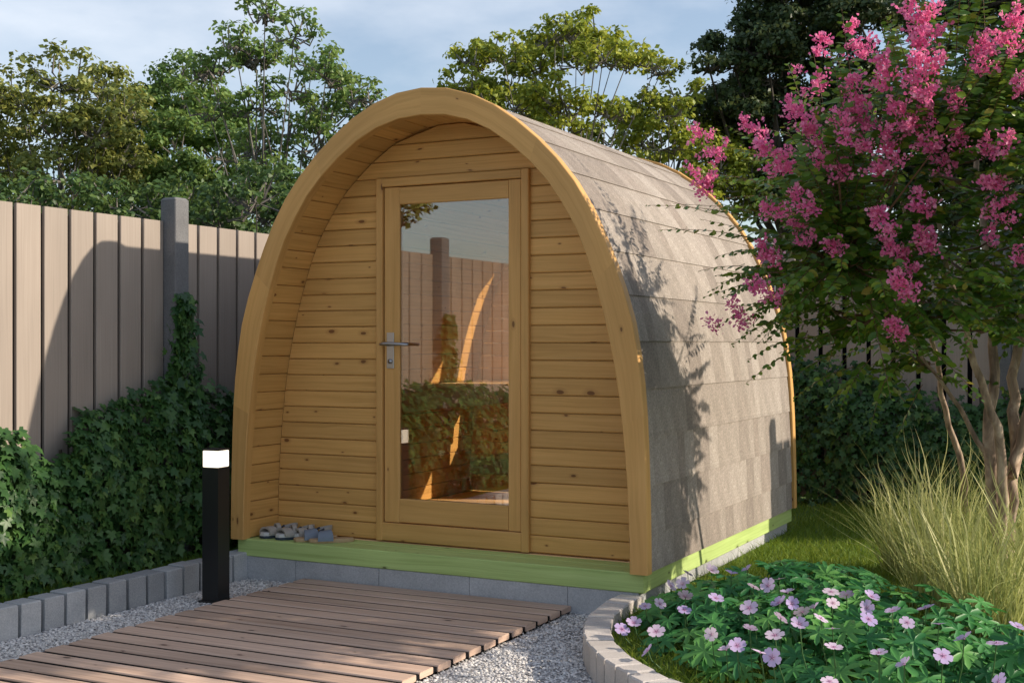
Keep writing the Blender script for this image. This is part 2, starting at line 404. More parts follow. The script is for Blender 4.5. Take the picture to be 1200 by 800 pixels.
# pebbles of the gravel
def pebbles():
    xs, ys = [], []
    def area(n, x0, x1, y0, y1): xs.append(rng.uniform(x0, x1, n)); ys.append(rng.uniform(y0, y1, n))
    area(15000, -1.135, -.72, -2.6, 0.0); area(7000, .82, 1.5, -.9, 0.0); area(24000, .6, 2.1, -2.4, -.8)
    x = np.concatenate(xs); y = np.concatenate(ys)
    ok = (((x-BC[0])**2+(y-BC[1])**2) > (RO+.004)**2) & ~((x > -.73) & (x < .815) & (y > -3))
    x, y = x[ok], y[ok]; n = len(x)
    t = np.array([(1, 0, 0), (.45, .8, .05), (-.6, .75, 0), (-1, -.1, .05), (-.4, -.85, 0), (.6, -.75, .05), (.1, .05, .75)])
    f = np.array([(0, 1, 6), (1, 2, 6), (2, 3, 6), (3, 4, 6), (4, 5, 6), (5, 0, 6)])
    a = rng.random(n)*6.28; X = np.c_[np.cos(a), np.sin(a), rng.normal(0, .3, n)]
    N = np.c_[rng.normal(0, .35, (n, 2)), np.ones(n)]
    V, F, A = scatter(t, f, np.c_[x, y, rng.uniform(-.031, -.024, n)], X, N, rng.uniform(.004, .0085, n), rng.random(n))
    put('gravel', npmesh('gravel', V, F, M['pebble'], A), kind='stuff', label='pale grey gravel spread round the wooden deck')
pebbles()

# ------------------------------------------------------------------ fences
def fence_run(root, p0, p1, inward, z0=.05, H=1.965, pitch=.178, W=.153, start=0.0):
    """vertical boards between p0 and p1; inward = unit vector towards the garden"""
    p0, p1 = Vector(p0), Vector(p1); d = p1-p0; L = d.length; d.normalize(); ang = math.atan2(d.y, d.x)
    m = board_mesh(H-z0, .022, W, M['fence'], .003)
    n = int(round((L-start)/pitch-.2))
    for i in range(n):
        c = p0+d*(start+pitch*(i+.5))
        o = put('fence_board', m, root, (c.x, c.y, (H+z0)/2))
        # local X up, local Z along run
        o.rotation_euler = Matrix(((0, inward[0], d.x), (0, inward[1], d.y), (1, 0, 0))).transposed().transposed().to_euler() if False else Matrix(((0, -d.y, d.x), (0, d.x, d.y), (1, 0, 0))).to_euler()
    mid = (p0+p1)/2
    b = board_mesh(L, .014, H-z0-.03, M['gap'], 0)
    q = put('gap_shade_panel', b, root, (mid.x-inward[0]*.034, mid.y-inward[1]*.034, (H+z0)/2-.015)); q.rotation_euler = (0, 0, ang)  # dark sheet added so the slits between boards read as shade
    for z in (.5, 1.6):
        q = put('rail', board_mesh(L, .04, .08, M['fence'], .003), root, (mid.x-inward[0]*.06, mid.y-inward[1]*.06, z)); q.rotation_euler = (0, 0, ang)
def post_mesh():
    b = MB(); s = .056
    sec = lambda h, z: [(h-.005, -h, z), (h, -h+.005, z), (h, h-.005, z), (h-.005, h, z), (-h+.005, h, z), (-h, h-.005, z), (-h, -h+.005, z), (-h+.005, -h, z)]
    b.loft([sec(s, -.05), sec(s, 2.085), sec(s-.012, 2.098)]); return b.mesh('post', M['post'])
PM = post_mesh()
FX = -1.62; POST_Y = -.09
fl = thing('wooden_fence', 'tall brown vertical board fence on the left carrying the shadow of the pod', 'fence', (FX, 0, 0))
SP = 2.2
ys = [POST_Y+SP*k for k in (-4, -3, -2, -1, 0, 1, 2)]
for a, b_ in zip(ys[:-1], ys[1:]):
    y0 = a+.052; y1 = min(b_-.052, 4.40)
    if y1-y0 < .2: continue
    fence_run(fl, (FX, y0, 0), (FX, y1, 0), (1, 0), pitch=(y1-y0)/round((y1-y0)/.181))
for y in ys:
    if y < 4.4: put('fence_post', PM, fl, (FX+.036, y, 0))
fb = thing('wooden_fence', 'shaded brown board fence at the back behind the pod and the flowering tree', 'fence', (1, 4.5, 0))
xs_ = [FX+.02, .55, 2.35, 3.62]
for a, b_ in zip(xs_[:-1], xs_[1:]):
    fence_run(fb, (b_-.055, 4.5, 0), (a+.055, 4.5, 0), (0, -1), pitch=(b_-a-.11)/round((b_-a-.11)/.178))
for x in xs_[1:]: put('fence_post', PM, fb, (x, 4.46, 0))
fr = thing('wooden_fence', 'short return of board fence at the right rear corner of the garden', 'fence', (3.66, 3.9, 0))
fence_run(fr, (3.66, 3.40, 0), (3.66, 4.40, 0), (-1, 0))
put('fence_post', PM, fr, (3.64, 3.34, 0))

# ------------------------------------------------------------------ kerbs
ke = thing('stone_kerb', 'straight kerb of upright grey stones between gravel and ivy border', 'kerb', (-1.2, -1.5, 0))
def stone(L, T, H, mat, name):
    b = MB(); ch = .005; x, y = L/2, T/2
    sec = lambda a, c: [(-a, -c), (a, -c), (a, c), (-a, c)]
    b.loft([[(p, q, z) for p, q in sec(x-e, y-e)] for z, e in ((-H, 0), (-ch, 0), (0, ch))]); return b.mesh(name, mat)
KM = [stone(.113, .112, .18, M['kerb'], 'kerb_stone'), stone(.112, .114, .18, M['kerb'], 'kerb_stone')]
for k in range(34):
    y = -.05-.1325*k
    o = put('kerb_stone', KM[k % 2], ke, (-1.20+rnd.uniform(-.003, .003), y, .122+rnd.uniform(-.004, .004)), rot=(rnd.uniform(-.01, .01), rnd.uniform(-.02, .02), R(90)+rnd.uniform(-.02, .02)))
put('kerb_stone', stone(.06, .112, .18, M['kerb'], 'kerb_stone'), ke, (-1.20, .045, .122), rot=(0, 0, R(90)))
kr = thing('stone_edging', 'curved edging of pale upright stones round the flower bed', 'edging', (BC[0]-1.57, BC[1], 0))
def wedge(r0, r1, da, H):
    b = MB(); g = .0045
    def ring(z, e):
        P = []
        for r, s in ((r0+e, -1), (r1-e, -1), (r1-e, 1), (r0+e, 1)):
            w = r*da/2-g-e; P.append((r*1.0-(r0+r1)/2, s*w, z))
        return P
    b.loft([ring(-H, 0), ring(-.006, 0), ring(0, .006)]); return b.mesh('kerb_stone', M['kerb_light'])
DA = .108/1.63; WM = wedge(RI, RO, DA, .2); k = 0; ang = R(178.2)
while ang < R(300):
    o = put('kerb_stone', WM, kr, (BC[0]+math.cos(ang)*(RI+RO)/2, BC[1]+math.sin(ang)*(RI+RO)/2, .090+rnd.uniform(-.004, .004)))
    o.rotation_euler = (rnd.uniform(-.015, .015), rnd.uniform(-.015, .015), ang+rnd.uniform(-.012, .012)); ang += DA

# ------------------------------------------------------------------ deck
dk = thing('wooden_deck', 'low deck of reddish brown planks leading up to the pod', 'deck', (.044, -1.5, 0))
DM = [board_mesh(1.578, .101, .026, M['deck'], .004)]
for i in range(30):
    y = -.045-.130*i-.015
    put('deck_plank', DM[0], dk, (.044+rnd.uniform(-.003, .003), y, -.001+rnd.uniform(-.001, .001)), rot=(0, 0, rnd.uniform(-.0015, .0015)))
for i in range(29):
    put('joint_strip', board_mesh(1.572, .027, .018, M['gap'], 0), dk, (.044, -.125-.130*i, -.003))
sheet('deck_gap_shade', [(-.74, -4), (.83, -4), (.83, -.005), (-.74, -.005)], -.0235, M['gap'])  # black sheet added under the planks as shade for the deck gaps
for x in (-.66, .04, .76):
    q = put('deck_joist', board_mesh(4.0, .05, .05, M['deck'], 0), dk, (x, -2.02, -.040)); q.rotation_euler = (0, 0, R(90))

# ------------------------------------------------------------------ footing
ft = thing('concrete_footing', 'grey concrete block footing under the green timber base', 'footing', (0, 1.3, 0))
def blocks(p0, p1, cuts, inset):
    p0, p1 = Vector(p0), Vector(p1); d = (p1-p0); L = d.length; d.normalize(); ang = math.atan2(d.y, d.x)
    cs = [0]+cuts+[L]
    for a, b_ in zip(cs[:-1], cs[1:]):
        c = p0+d*((a+b_)/2)
        put('concrete_block', board_mesh(b_-a-.003, .10, .17, M['concrete'], .002), ft, (c.x, c.y, .014), rot=(0, 0, ang))
blocks((-1.19, .055), (1.18, .055), [.373, .913, 1.455, 2.0], 0)
blocks((1.13, .107), (1.13, 2.70), [.5, 1.0, 1.5, 2.0, 2.5], 0)
blocks((-1.14, .107), (-1.14, 2.70), [.5, 1.0, 1.5, 2.0, 2.5], 0)
blocks((-1.08, 2.65), (1.08, 2.65), [.54, 1.08, 1.62], 0)

# ================================================================== POD
pod = thing('sauna_pod', 'arched wooden garden sauna with shingle roof and glazed door', 'sauna', (0, 1.3, 0))
Y0, Y1 = -.03, 2.70
# arches: laminated segments
def arch_segments():
    ms = []; nseg = 8; step = (NF-1)//nseg
    for k in range(nseg):
        i0, i1 = k*step, (k+1)*step if k < nseg-1 else NF-1
        rings, us = [], []
        for i in range(i0, i1+1, 3 if (i1-i0) % 3 == 0 else 1):
            o, n_ = OUTF[i], INNF[i]; e = .004
            w = (o-n_)/np.linalg.norm(o-n_)
            ring = [(n_[0]+w[0]*e, 0, n_[1]+w[1]*e), (o[0]-w[0]*e, 0, o[1]-w[1]*e), (o[0], e, o[1]), (o[0], .058, o[1]), (n_[0], .058, n_[1]), (n_[0], e, n_[1])]
            rings.append(ring)
        b = MB(); b.loft(rings); ms.append(b.mesh('arch_segment', M['pine_arch'], smooth=False))
    return ms
AM = arch_segments()
fa = put('front_arch', None, pod, (0, Y0, 0)); ra = put('rear_arch', None, pod, (0, Y1-.02, 0))
for m in AM:
    put('arch_segment', m, fa, (0, Y0, 0)); put('arch_segment', m, ra, (0, Y1-.02, 0))
# lining boards: strips of the inner curve, running front to back
def lining(off, thick, y0, y1, mat, bw=.102):
    n = max(1, round(2*LI/bw)); tot = 2*LI; sarr = np.linspace(0, tot, NF); lst = []
    def P(s):
        q = np.array([np.interp(s, sarr, INNF[:, 0]), np.interp(s, sarr, INNF[:, 1])])
        a = np.array([np.interp(s+.01, sarr, INNF[:, 0])-np.interp(s-.01, sarr, INNF[:, 0]), np.interp(s+.01, sarr, INNF[:, 1])-np.interp(s-.01, sarr, INNF[:, 1])])
        nn = np.array([a[1], -a[0]]); return q, nn/np.linalg.norm(nn)
    for k in range(n):
        s0, s1 = tot*k/n, tot*(k+1)/n; g = .0015; c = .004
        A, na = P(s0+g); B, nb = P(s1-g); A2, _ = P(s0+g+c); B2, _ = P(s1-g-c)
        sec = [A+na*(off+c), A2+na*off, B2+nb*off, B+nb*(off+c), B+nb*(off+thick), A+na*(off+thick)]
        ctr = (A+B)/2+na*off
        cuts = [y0, y1] if rnd.random() < .6 else [y0, rnd.uniform(y0+.1, y1-.4), y1]
        for a_, b_ in zip(cuts[:-1], cuts[1:]):
            b = MB(); b.loft([[(p[0]-ctr[0], y, p[1]-ctr[1]) for p in sec] for y in (a_+.001, b_-.001)])
            put('lining_board', b.mesh('lining_board', mat), pod, (ctr[0], 0, ctr[1]))
lining(.010, .018, Y0+.06, Y1-.02, M['pine'])
# roof shell
b = MB()
for sgn in (0,):
    rings = []
    for i in range(0, NF, 2):
        o = OUTF[i]-normal_at(OUTF, i)*.030; n_ = OUTF[i]-normal_at(OUTF, i)*.055
        rings.append([(o[0], Y0+.062, o[1]), (o[0], Y1-.022, o[1]), (n_[0], Y1-.022, n_[1]), (n_[0], Y0+.062, n_[1])])
    b.loft(rings)
put('roof_deck', b.mesh('roof_deck', M['soil']), pod)
# shingles (right side one by one, left side joined)
def shingles():
    tot = LO; sarr = np.linspace(0, tot, NH)
    def P(s, right=True):
        s = min(s, 2*tot); m = 2*tot
        arr = np.linspace(0, m, NF)
        q = np.array([np.interp(s, arr, OUTF[:, 0]), np.interp(s, arr, OUTF[:, 1])])
        a = np.array([np.interp(s+.02, arr, OUTF[:, 0])-np.interp(s-.02, arr, OUTF[:, 0]), np.interp(s+.02, arr, OUTF[:, 1])-np.interp(s-.02, arr, OUTF[:, 1])])
        nn = np.array([a[1], -a[0]]); return q, nn/np.linalg.norm(nn)
    def tile(b, s0, s1, y0, y1, ctr, flip=False):
        rings = []
        for y in (y0, y1):
            top, bot = [], []
            for t in (0, .5, 1.0):
                q, nn = P(s0+(s1-s0)*t); h = -.016-.005*t
                if flip: q = q*np.array([-1, 1]); nn = nn*np.array([-1, 1])
                top.append(q+nn*h-ctr); bot.append(q+nn*(h-.004)-ctr)
            loop = top+bot[::-1]
            rings.append([(p[0], y, p[1]) for p in loop])
        b.loft(rings)
    starts = [.0]; s = .175
    while s < tot-.03: starts.append(s); s += .232
    left = MB()
    for ci, s0 in enumerate(starts):
        s1 = min(s0+.232+.05, tot+.05) if ci else .175+.05
        ctr, _ = P((s0+s1)/2); meshes = {}
        y = Y0+.060; yend = Y1-.020; first = True
        while y < yend-.02:
            w = rnd.choice([.150, .150, .200, .200, .100]) if not first else rnd.choice([.06, .1, .13])
            first = False
            w = min(w, yend-y)
            if yend-(y+w) < .04: w = yend-y
            key = round(w, 3)
            if key not in meshes:
                b = MB(); tile(b, s0, s1, -w/2+.0002, w/2-.0002, ctr); meshes[key] = b.mesh('shingle', M['shingle'])
            put('shingle', meshes[key], pod, (ctr[0], y+w/2, ctr[1])); y += w
        tile(left, s0, s1, Y0+.06, Y1-.02, np.zeros(2), True)
    put('shingle_field', left.mesh('shingle_field', M['shingle']), pod, kind='stuff', label='shingle courses on the far side of the roof')
    # ridge cap
    y = Y0+.06
    for k in range(9):
        w = (Y1-.02-Y0-.06)/9; b = MB(); rings = []
        for yy in (0, w-.003):
            pts = []
            for s_ in (-.13, -.06, 0, .06, .13):
                q, nn = P(tot+s_); pts.append(q+nn*(-.004))
            loop = pts+[p-np.array([0, .006]) for p in pts[::-1]]
            rings.append([(p[0], yy, p[1]) for p in loop])
        b.loft(rings); put('ridge_shingle', b.mesh('ridge_shingle', M['shingle']), pod, (0, y+w*k, 0))
shingles()
# base beams and porch floor
def beam(name, p0, p1, T, H, zc, mat, parent=pod):
    p0, p1 = Vector(p0), Vector(p1); d = p1-p0
    return put(name, board_mesh(d.length, T, H, mat, .004), parent, ((p0.x+p1.x)/2, (p0.y+p1.y)/2, zc), rot=(0, 0, math.atan2(d.y, d.x)))
beam('base_beam', (-1.205, .022), (1.205, .022), .044, .094, .147, M['green'])
beam('base_beam', (1.181, .0455), (1.181, 2.72), .048, .090, .145, M['green'])
beam('base_beam', (-1.181, .0455), (-1.181, 2.72), .048, .090, .145, M['green'])
beam('base_beam', (-1.155, 2.69), (1.155, 2.69), .044, .090, .145, M['green'])
for k in range(2):
    beam('porch_board', (-1.150, .100+.112*k), (1.150, .100+.112*k), .110, .024, .180, M['green'])
for k in range(22):
    beam('floor_board', (-1.15, .325+.107*k), (1.15, .325+.107*k), .105, .020, .182, M['pine_end'])
# facade boards
YF = .29; PIT = .0903; ZB = .197
def facade(y, door=True, window=None, outward=-1, mat=M['pine']):
    k = 0
    while ZB+k*PIT < 2.45:
        z0 = ZB+k*PIT; z1 = z0+PIT; k += 1
        xo = lambda z: inner_x(min(z, 2.44))+.006 if z < 2.44 else .08
        spans = [(-1, 1)]
        holes = []
        if door and z0 < 2.17: holes = [(-.462, .466)]
        if window and z1 > window[2] and z0 < window[3]: holes = [(window[0], window[1])]
        segs = []
        if holes:
            segs = [('L', None, holes[0][0]), ('R', holes[0][1], None)]
        else: segs = [('A', None, None)]
        for t_, a, c in segs:
            g = .0015; ch = .005; T = .022
            def xe(side, z):
                if side == 0: return -xo(z) if a is None else a
                return xo(z) if c is None else c
            if c is not None and -xo(z0) > c: continue
            zz = [z0+g, z0+g+ch, z1-g-ch, z1-g]
            prof = [(0, zz[1]), (0, zz[2]), (ch, zz[3]), (T, zz[3]), (T, zz[0]), (ch, zz[0])]
            b = MB(); zc = (z0+z1)/2
            A = [(xe(0, min(z, z1)), y+outward*(T/2-d), z-zc) for d, z in prof]
            B = [(xe(1, min(z, z1)), y+outward*(T/2-d), z-zc) for d, z in prof]
            if B[0][0]-A[0][0] < .02: continue
            if outward > 0: A, B = A[::-1], B[::-1]
            cx = (A[0][0]+B[0][0])/2
            A = [(p[0]-cx, p[1]-y, p[2]) for p in A]; B = [(p[0]-cx, p[1]-y, p[2]) for p in B]
            b.loft([A, B], us=[A[0][0], B[0][0]])
            put('cladding_board', b.mesh('cladding_board', mat), pod, (cx, y, zc))
facade(YF+.011)
def rear_wall(mat):
    '''rear wall boards with two unseen openings added to let sun in'''
    W = [(-.74, -.36, .75, 1.95), (.05, .72, .55, 1.85)]; k = 0; PR = .0903*2
    while ZB+k*.0903 < 2.44:
        z0 = ZB+k*.0903; z1 = z0+.0903; k += 1; xe = inner_x(min(z0, 2.44))+.008
        cuts = [-xe]
        for a, c, lo, hi in W:
            if z1 > lo+.01 and z0 < hi-.01: cuts += [a, c]
        cuts.append(xe)
        for a, c in zip(cuts[0::2], cuts[1::2]):
            if c-a > .02: put('cladding_board', board_mesh(c-a, .030, .0885, mat, .003), pod, ((a+c)/2, 2.60, (z0+z1)/2))
rear_wall(M['pine_end'])
def core(y, xa, xb, z0, z1):
    '''board sheathing behind the cladding, cut to the inner curve'''
    n = 12; b = MB(); A = []
    zs = np.linspace(z0, z1, n)
    if xa is None or xb is None:
        rings = []
        for z in zs:
            x0 = -inner_x(z)-.006 if xa is None else xa; x1 = inner_x(z)+.006 if xb is None else xb
            rings.append([(x0, y, z), (x1, y, z), (x1, y+.014, z), (x0, y+.014, z)])
        b.loft(rings)
    put('sheathing_panel', b.mesh('sheathing_panel', M['pine_end']), pod)
for y_ in (YF+.0235,):
    if y_ < 1: core(y_, None, -.45, .197, 2.10); core(y_, .45, None, .197, 2.10); core(y_, None, None, 2.165, 2.44)
fw = put('rear_sun_opening', None, pod, (-.55, 2.64, 1.35))  # unseen opening, added and placed so a sun sliver falls on the left wall
for (x, z, L, ro) in ((-.55, .72, .46, 0), (-.55, 1.98, .46, 0), (-.77, 1.35, 1.2, 1), (-.33, 1.35, 1.2, 1)):
    put('frame', board_mesh(L, .07, .06, M['pine'], .003), fw, (x, 2.60, z), rot=(0, R(90)*ro, 0))
fw = put('rear_sun_opening', None, pod, (.385, 2.64, 1.4))  # second unseen opening, added to bring more sun onto wall and bench
for (x, z, L, ro) in ((.385, .52, .75, 0), (.385, 1.88, .75, 0), (.02, 1.2, 1.3, 1), (.75, 1.2, 1.3, 1)):
    put('frame', board_mesh(L, .07, .06, M['pine'], .003), fw, (x, 2.60, z), rot=(0, R(90)*ro, 0))
# door
door = put('door', None, pod, (0, YF, .2))
def bar(name, x0, x1, z0, z1, y0, y1, parent, mat=M['pine_arch'], ch=.004):
    w, h = x1-x0, z1-z0
    if w >= h: return put(name, board_mesh(w, y1-y0, h, mat, ch), parent, ((x0+x1)/2, (y0+y1)/2, (z0+z1)/2))
    return put(name, board_mesh(h, y1-y0, w, mat, ch), parent, ((x0+x1)/2, (y0+y1)/2, (z0+z1)/2), rot=(0, R(90), 0))
DY = YF-.022
# outer casing
bar('door_casing', -.466, -.425, .200, 2.180, DY-.004, YF, pod); bar('door_casing', .425, .470, .200, 2.180, DY-.004, YF, pod)
bar('door_casing', -.4245, .4245, 2.135, 2.181, DY-.003, YF, pod); bar('door_casing', -.4245, .4245, .200, .298, DY-.001, YF, pod)
bar('door_jamb', -.47, -.44, .2, 2.18, YF+.001, YF+.06, pod); bar('door_jamb', .44, .47, .2, 2.18, YF+.001, YF+.06, pod); bar('door_jamb', -.44, .44, 2.14, 2.18, YF+.001, YF+.06, pod)
# leaf
ly0, ly1 = DY+.010, YF+.030
bar('stile', -.420, -.322, .303, 2.130, ly0, ly1, door); bar('stile', .346, .420, .303, 2.130, ly0, ly1, door)
bar('rail', -.3215, .3455, 2.036, 2.130, ly0+.001, ly1, door); bar('rail', -.3215, .3455, .303, .432, ly0+.001, ly1, door)
b = MB(); gx0, gx1, gz0, gz1, gy = -.325, .349, .428, 2.040, ly0+.014
b.box(((gx0+gx1)/2, 0, (gz0+gz1)/2), (gx1-gx0, .006, gz1-gz0)); put('glass_pane', b.mesh('glass_pane', M['glass']), door, (0, gy, 0))
hd = put('door_handle', None, door, (-.378, ly0, 1.25))
put('back_plate', board_mesh(.195, .006, .046, M['steel'], .002), hd, (-.378, ly0-.003, 1.24), rot=(0, R(90), 0))
b = MB(); b.tube([(0, 0, 0), (0, -.030, 0)], .011, 10); b.tube([(-.035, -.036, -.002), (-.02, -.038, 0), (0, -.040, .002), (.10, -.040, -.001), (.145, -.036, -.003)], [.008, .010, .0105, .0095, .008], 10)
put('lever', b.mesh('lever', M['steel'], smooth=True), hd, (-.385, ly0-.006, 1.275))
b = MB(); b.tube([(0, 0, 0), (0, -.006, 0)], .013, 14); put('lock_cylinder', b.mesh('lock', M['steel'], smooth=True), hd, (-.378, ly0-.006, 1.180))
# benches
for k, x in enumerate((-.99, -.87, -.75, -.63)):
    beam('bench_slat', (x-.0, .62), (x, 2.57), .110, .026, 1.005-.013, M['pine_end'])
beam('bench_front', (-.560, .62), (-.560, 2.57), .024, .115, .934, M['pine_end'])
for k in range(4): beam('bench_slat', (-.545, 2.10+.125*k), (1.08, 2.10+.125*k), .112, .026, .994, M['pine_end'])
beam('bench_front', (-.545, 2.036), (1.08, 2.036), .024, .095, .945, M['pine_end'])
for k in range(4): beam('bench_slat', (-.56, 1.58+.118*k), (1.10, 1.58+.118*k), .108, .026, .53, M['pine_end'])
beam('bench_front', (-.56, 1.515), (1.10, 1.515), .024, .09, .49, M['pine_end'])

# ------------------------------------------------------------------ bollard lamp
LX, LY = -.881, -.57
bl = thing('bollard_light', 'black square bollard lamp with glowing white head standing in gravel', 'lamp', (LX, LY, -.02))
def sq(b, h, z0, z1, e=.002, mi=0):
    sec = lambda a, z: [(-a, -a, z), (a, -a, z), (a, a, z), (-a, a, z)]
    b.loft([sec(h-e, z0), sec(h, z0+e), sec(h, z1-e), sec(h-e, z1)], mi=mi)
b = MB(); sq(b, .048, -.02, .655); put('post', b.mesh('post', M['black']), bl, (LX, LY, 0))
b = MB(); sq(b, .0455, .656, .738); put('lamp_shade', b.mesh('shade', M['lamp']), bl, (LX, LY, 0))
b = MB(); sq(b, .0485, .739, .748); put('cap', b.mesh('cap', M['black']), bl, (LX, LY, 0))
b = MB(); sq(b, .062, -.024, -.014); put('base_plate', b.mesh('plate', M['black']), bl, (LX, LY, 0))
for o in bl.children: o.rotation_euler = (0, 0, R(4))

# ------------------------------------------------------------------ shoes
def sole_ring(L, W, z, sc=1.0):
    P = []
    for k in range(18):
        a = 2*math.pi*k/18; y = math.cos(a)*L/2; w = W/2*(1.0 if y < 0 else .80)*(1-.10*math.exp(-((y-.02)/.05)**2))
        P.append((math.sin(a)*w*sc*(abs(math.sin(a))**-.25 if abs(math.sin(a)) > .01 else 1), y*sc, z))
    return P
def sandal(loc, rz, label, W=.098, L=.25):
    t = thing('sandal', label, 'shoe', loc, 'footwear left on the porch', rz)
    b = MB(); b.loft([sole_ring(L, W, 0, .97), sole_ring(L, W, .004), sole_ring(L, W, .015)]); put('outsole', b.mesh('outsole', M['sole_dark'], smooth=False), t, local=True)
    b = MB(); b.loft([sole_ring(L, W, .0155), sole_ring(L, W, .030, .98), sole_ring(L, W, .034, .93)]); put('midsole', b.mesh('midsole', M['sole_white']), t, local=True)
    def strap(y, h, hw, wd, mat, tilt=0, name='strap'):
        b = MB(); rings = []
        for k in range(11):
            a = math.pi*k/10; x = math.cos(a)*hw; z = .022+math.sin(a)**.8*h
            nx, nz = math.cos(a)*.005, math.sin(a)*.005; yy = y+tilt*x
            rings.append([(x-nx, yy-wd/2, z-nz), (x+nx, yy-wd/2, z+nz), (x+nx, yy+wd/2, z+nz), (x-nx, yy+wd/2, z-nz)])
        b.loft(rings); put(name, b.mesh(name, mat), t, local=True)
    strap(-.070, .036, W*.47, .052, M['strap_grey'], .1, 'toe_strap')
    strap(-.015, .050, W*.43, .024, M['strap_grey'], -.3)
    # heel collar
    b = MB(); rings = []
    for k in range(11):
        a = math.pi*k/10; x = math.cos(a)*W*.36; y = .055+math.sin(a)*.062; z = .046+.012*math.sin(a)
        rings.append([(x*.90, y-.003, z-.012), (x, y, z-.012), (x, y, z+.008), (x*.90, y-.003, z+.008)])
    b.loft(rings); put('heel_strap', b.mesh('heel_strap', M['strap_grey']), t, local=True)
    b = MB(); b.tube([(W*.36, .055, .052), (W*.40, .02, .036), (W*.44, -.01, .03)], .006, 5); b.tube([(-W*.36, .055, .052), (-W*.40, .02, .036), (-W*.44, -.01, .03)], .006, 5)
    b.box((0, .055, .030), (.05, .1, .006)); put('side_strap', b.mesh('side_strap', M['sole_dark']), t, local=True)
def slide(loc, rz, label, W=.095, L=.25):
    t = thing('slide_sandal', label, 'shoe', loc, 'footwear left on the porch', rz)
    b = MB(); b.loft([sole_ring(L, W, 0, .96), sole_ring(L, W, .006), sole_ring(L, W, .018), sole_ring(L, W, .021, .95)]); put('sole', b.mesh('sole', M['insole_tan']), t, local=True)
    b = MB(); rings = []
    for k in range(13):
        a = math.pi*k/12; x = math.cos(a)*W*.49; z = .012+math.sin(a)**.75*.052; nx, nz = math.cos(a)*.005, math.sin(a)*.005
        w0 = .03+.012*math.cos(a); rings.append([(x-nx, -.035-w0, z-nz-.008*math.sin(a)), (x+nx, -.035-w0, z+nz-.008*math.sin(a)), (x+nx, -.035+w0, z+nz), (x-nx, -.035+w0, z-nz)])
    b.loft(rings); put('strap', b.mesh('strap', M['strap_blue']), t, local=True)
PZ = .1925
sandal((-1.045, .165, PZ), R(-20), 'grey and white sandal closest to the left corner of the porch')
sandal((-.925, .155, PZ), R(-24), 'grey and white sandal in the middle of the three on the porch')
sandal((-.835, .19, PZ), R(-32), 'grey and white sandal next to the blue strapped slides', .085, .22)
slide((-.775, .135, PZ), R(-38), 'tan slide with blue strap beside the sandals')
slide((-.665, .130, PZ), R(-52), 'tan slide with blue strap nearest the door')

# ================================================================== PLANTS
IVT = np.array([(0, 0, 0), (-.16, .26, .0), (.02, .52, -.06), (.22, .27, .04), (.52, .46, -.05), (.58, .17, .03), (1.02, 0, -.12), (.58, -.17, .03), (.52, -.46, -.05), (.22, -.27, .04), (.02, -.52, -.06), (-.16, -.26, .0), (.25, 0, .0)])
IVF = np.array([(12, i, i+1) for i in range(0, 11)]+[(12, 11, 0)])
def to_px(P):
    rx = Vector((math.cos(YAW), math.sin(YAW), 0)); fx = Vector((-math.sin(YAW), math.cos(YAW), 0))
    Q = P-np.array(CAM); d = Q@np.array(fx); return 600+1475*(Q@np.array(rx))/d, 403-1475*Q[:, 2]/d, d
def ivy(name, label, pts, nrm, parent_loc, ndetail, size=(.046, .074), stems=()):
    t = thing(name, label, 'ivy', parent_loc)
    n = len(pts); hang = np.c_[rng.normal(0, .45, n), rng.normal(0, .45, n), -rng.uniform(.35, 1.1, n)]
    N = nrm+rng.normal(0, .38, (n, 3))+np.array([0, 0, .35]); X = hang-N*(np.sum(hang*N, 1)/np.sum(N*N, 1))[:, None]
    sz = size[0]*.75+(size[1]*1.1-size[0]*.75)*rng.beta(2, 2.2, n); rv = np.clip(rng.beta(1.5, 2.2, n), 0, 1)
    x, y, d = to_px(pts); vis = (x > 0) & (x < 1200) & (y > 0) & (y < 800) & (d > 0)
    score = np.where(vis, sz/d*(1+np.sum(nrm*(pts-pts.mean(0)), 1)*2.0), -1); order = np.argsort(-score)
    big = order[:ndetail]; rest = order[ndetail:]
    protos = []
    for k in range(6):
        tv = IVT.copy(); tv[:, 2] += -.10*tv[:, 0]**2+rng.normal(0, .02, len(tv)); protos.append(npmesh('ivy_leaf', tv, IVF, M['ivy'], np.full(len(tv), (k+.5)/6)))
    Xu = unit(X); Yu = unit(np.cross(N, Xu)); Zu = np.cross(Xu, Yu)
    for i in big:
        o = put('leaf', protos[min(5, int(rv[i]*6))], t, tuple(pts[i]))
        o.rotation_euler = Matrix(((Xu[i, 0], Yu[i, 0], Zu[i, 0]), (Xu[i, 1], Yu[i, 1], Zu[i, 1]), (Xu[i, 2], Yu[i, 2], Zu[i, 2]))).to_euler(); o.scale = (sz[i],)*3
    V, F, A = scatter(IVT, IVF, pts[rest], X[rest], N[rest], sz[rest], rv[rest])
    put('leaves', npmesh('leaves', V-np.array(parent_loc), F, M['ivy'], A), t, parent_loc, kind='stuff')
    b = MB()
    for s in stems: b.tube([Vector(p)-Vector(parent_loc) for p in s], .009, 5)
    put('stems', b.mesh('stems', M['ivy_stem']), t, parent_loc)
    return t
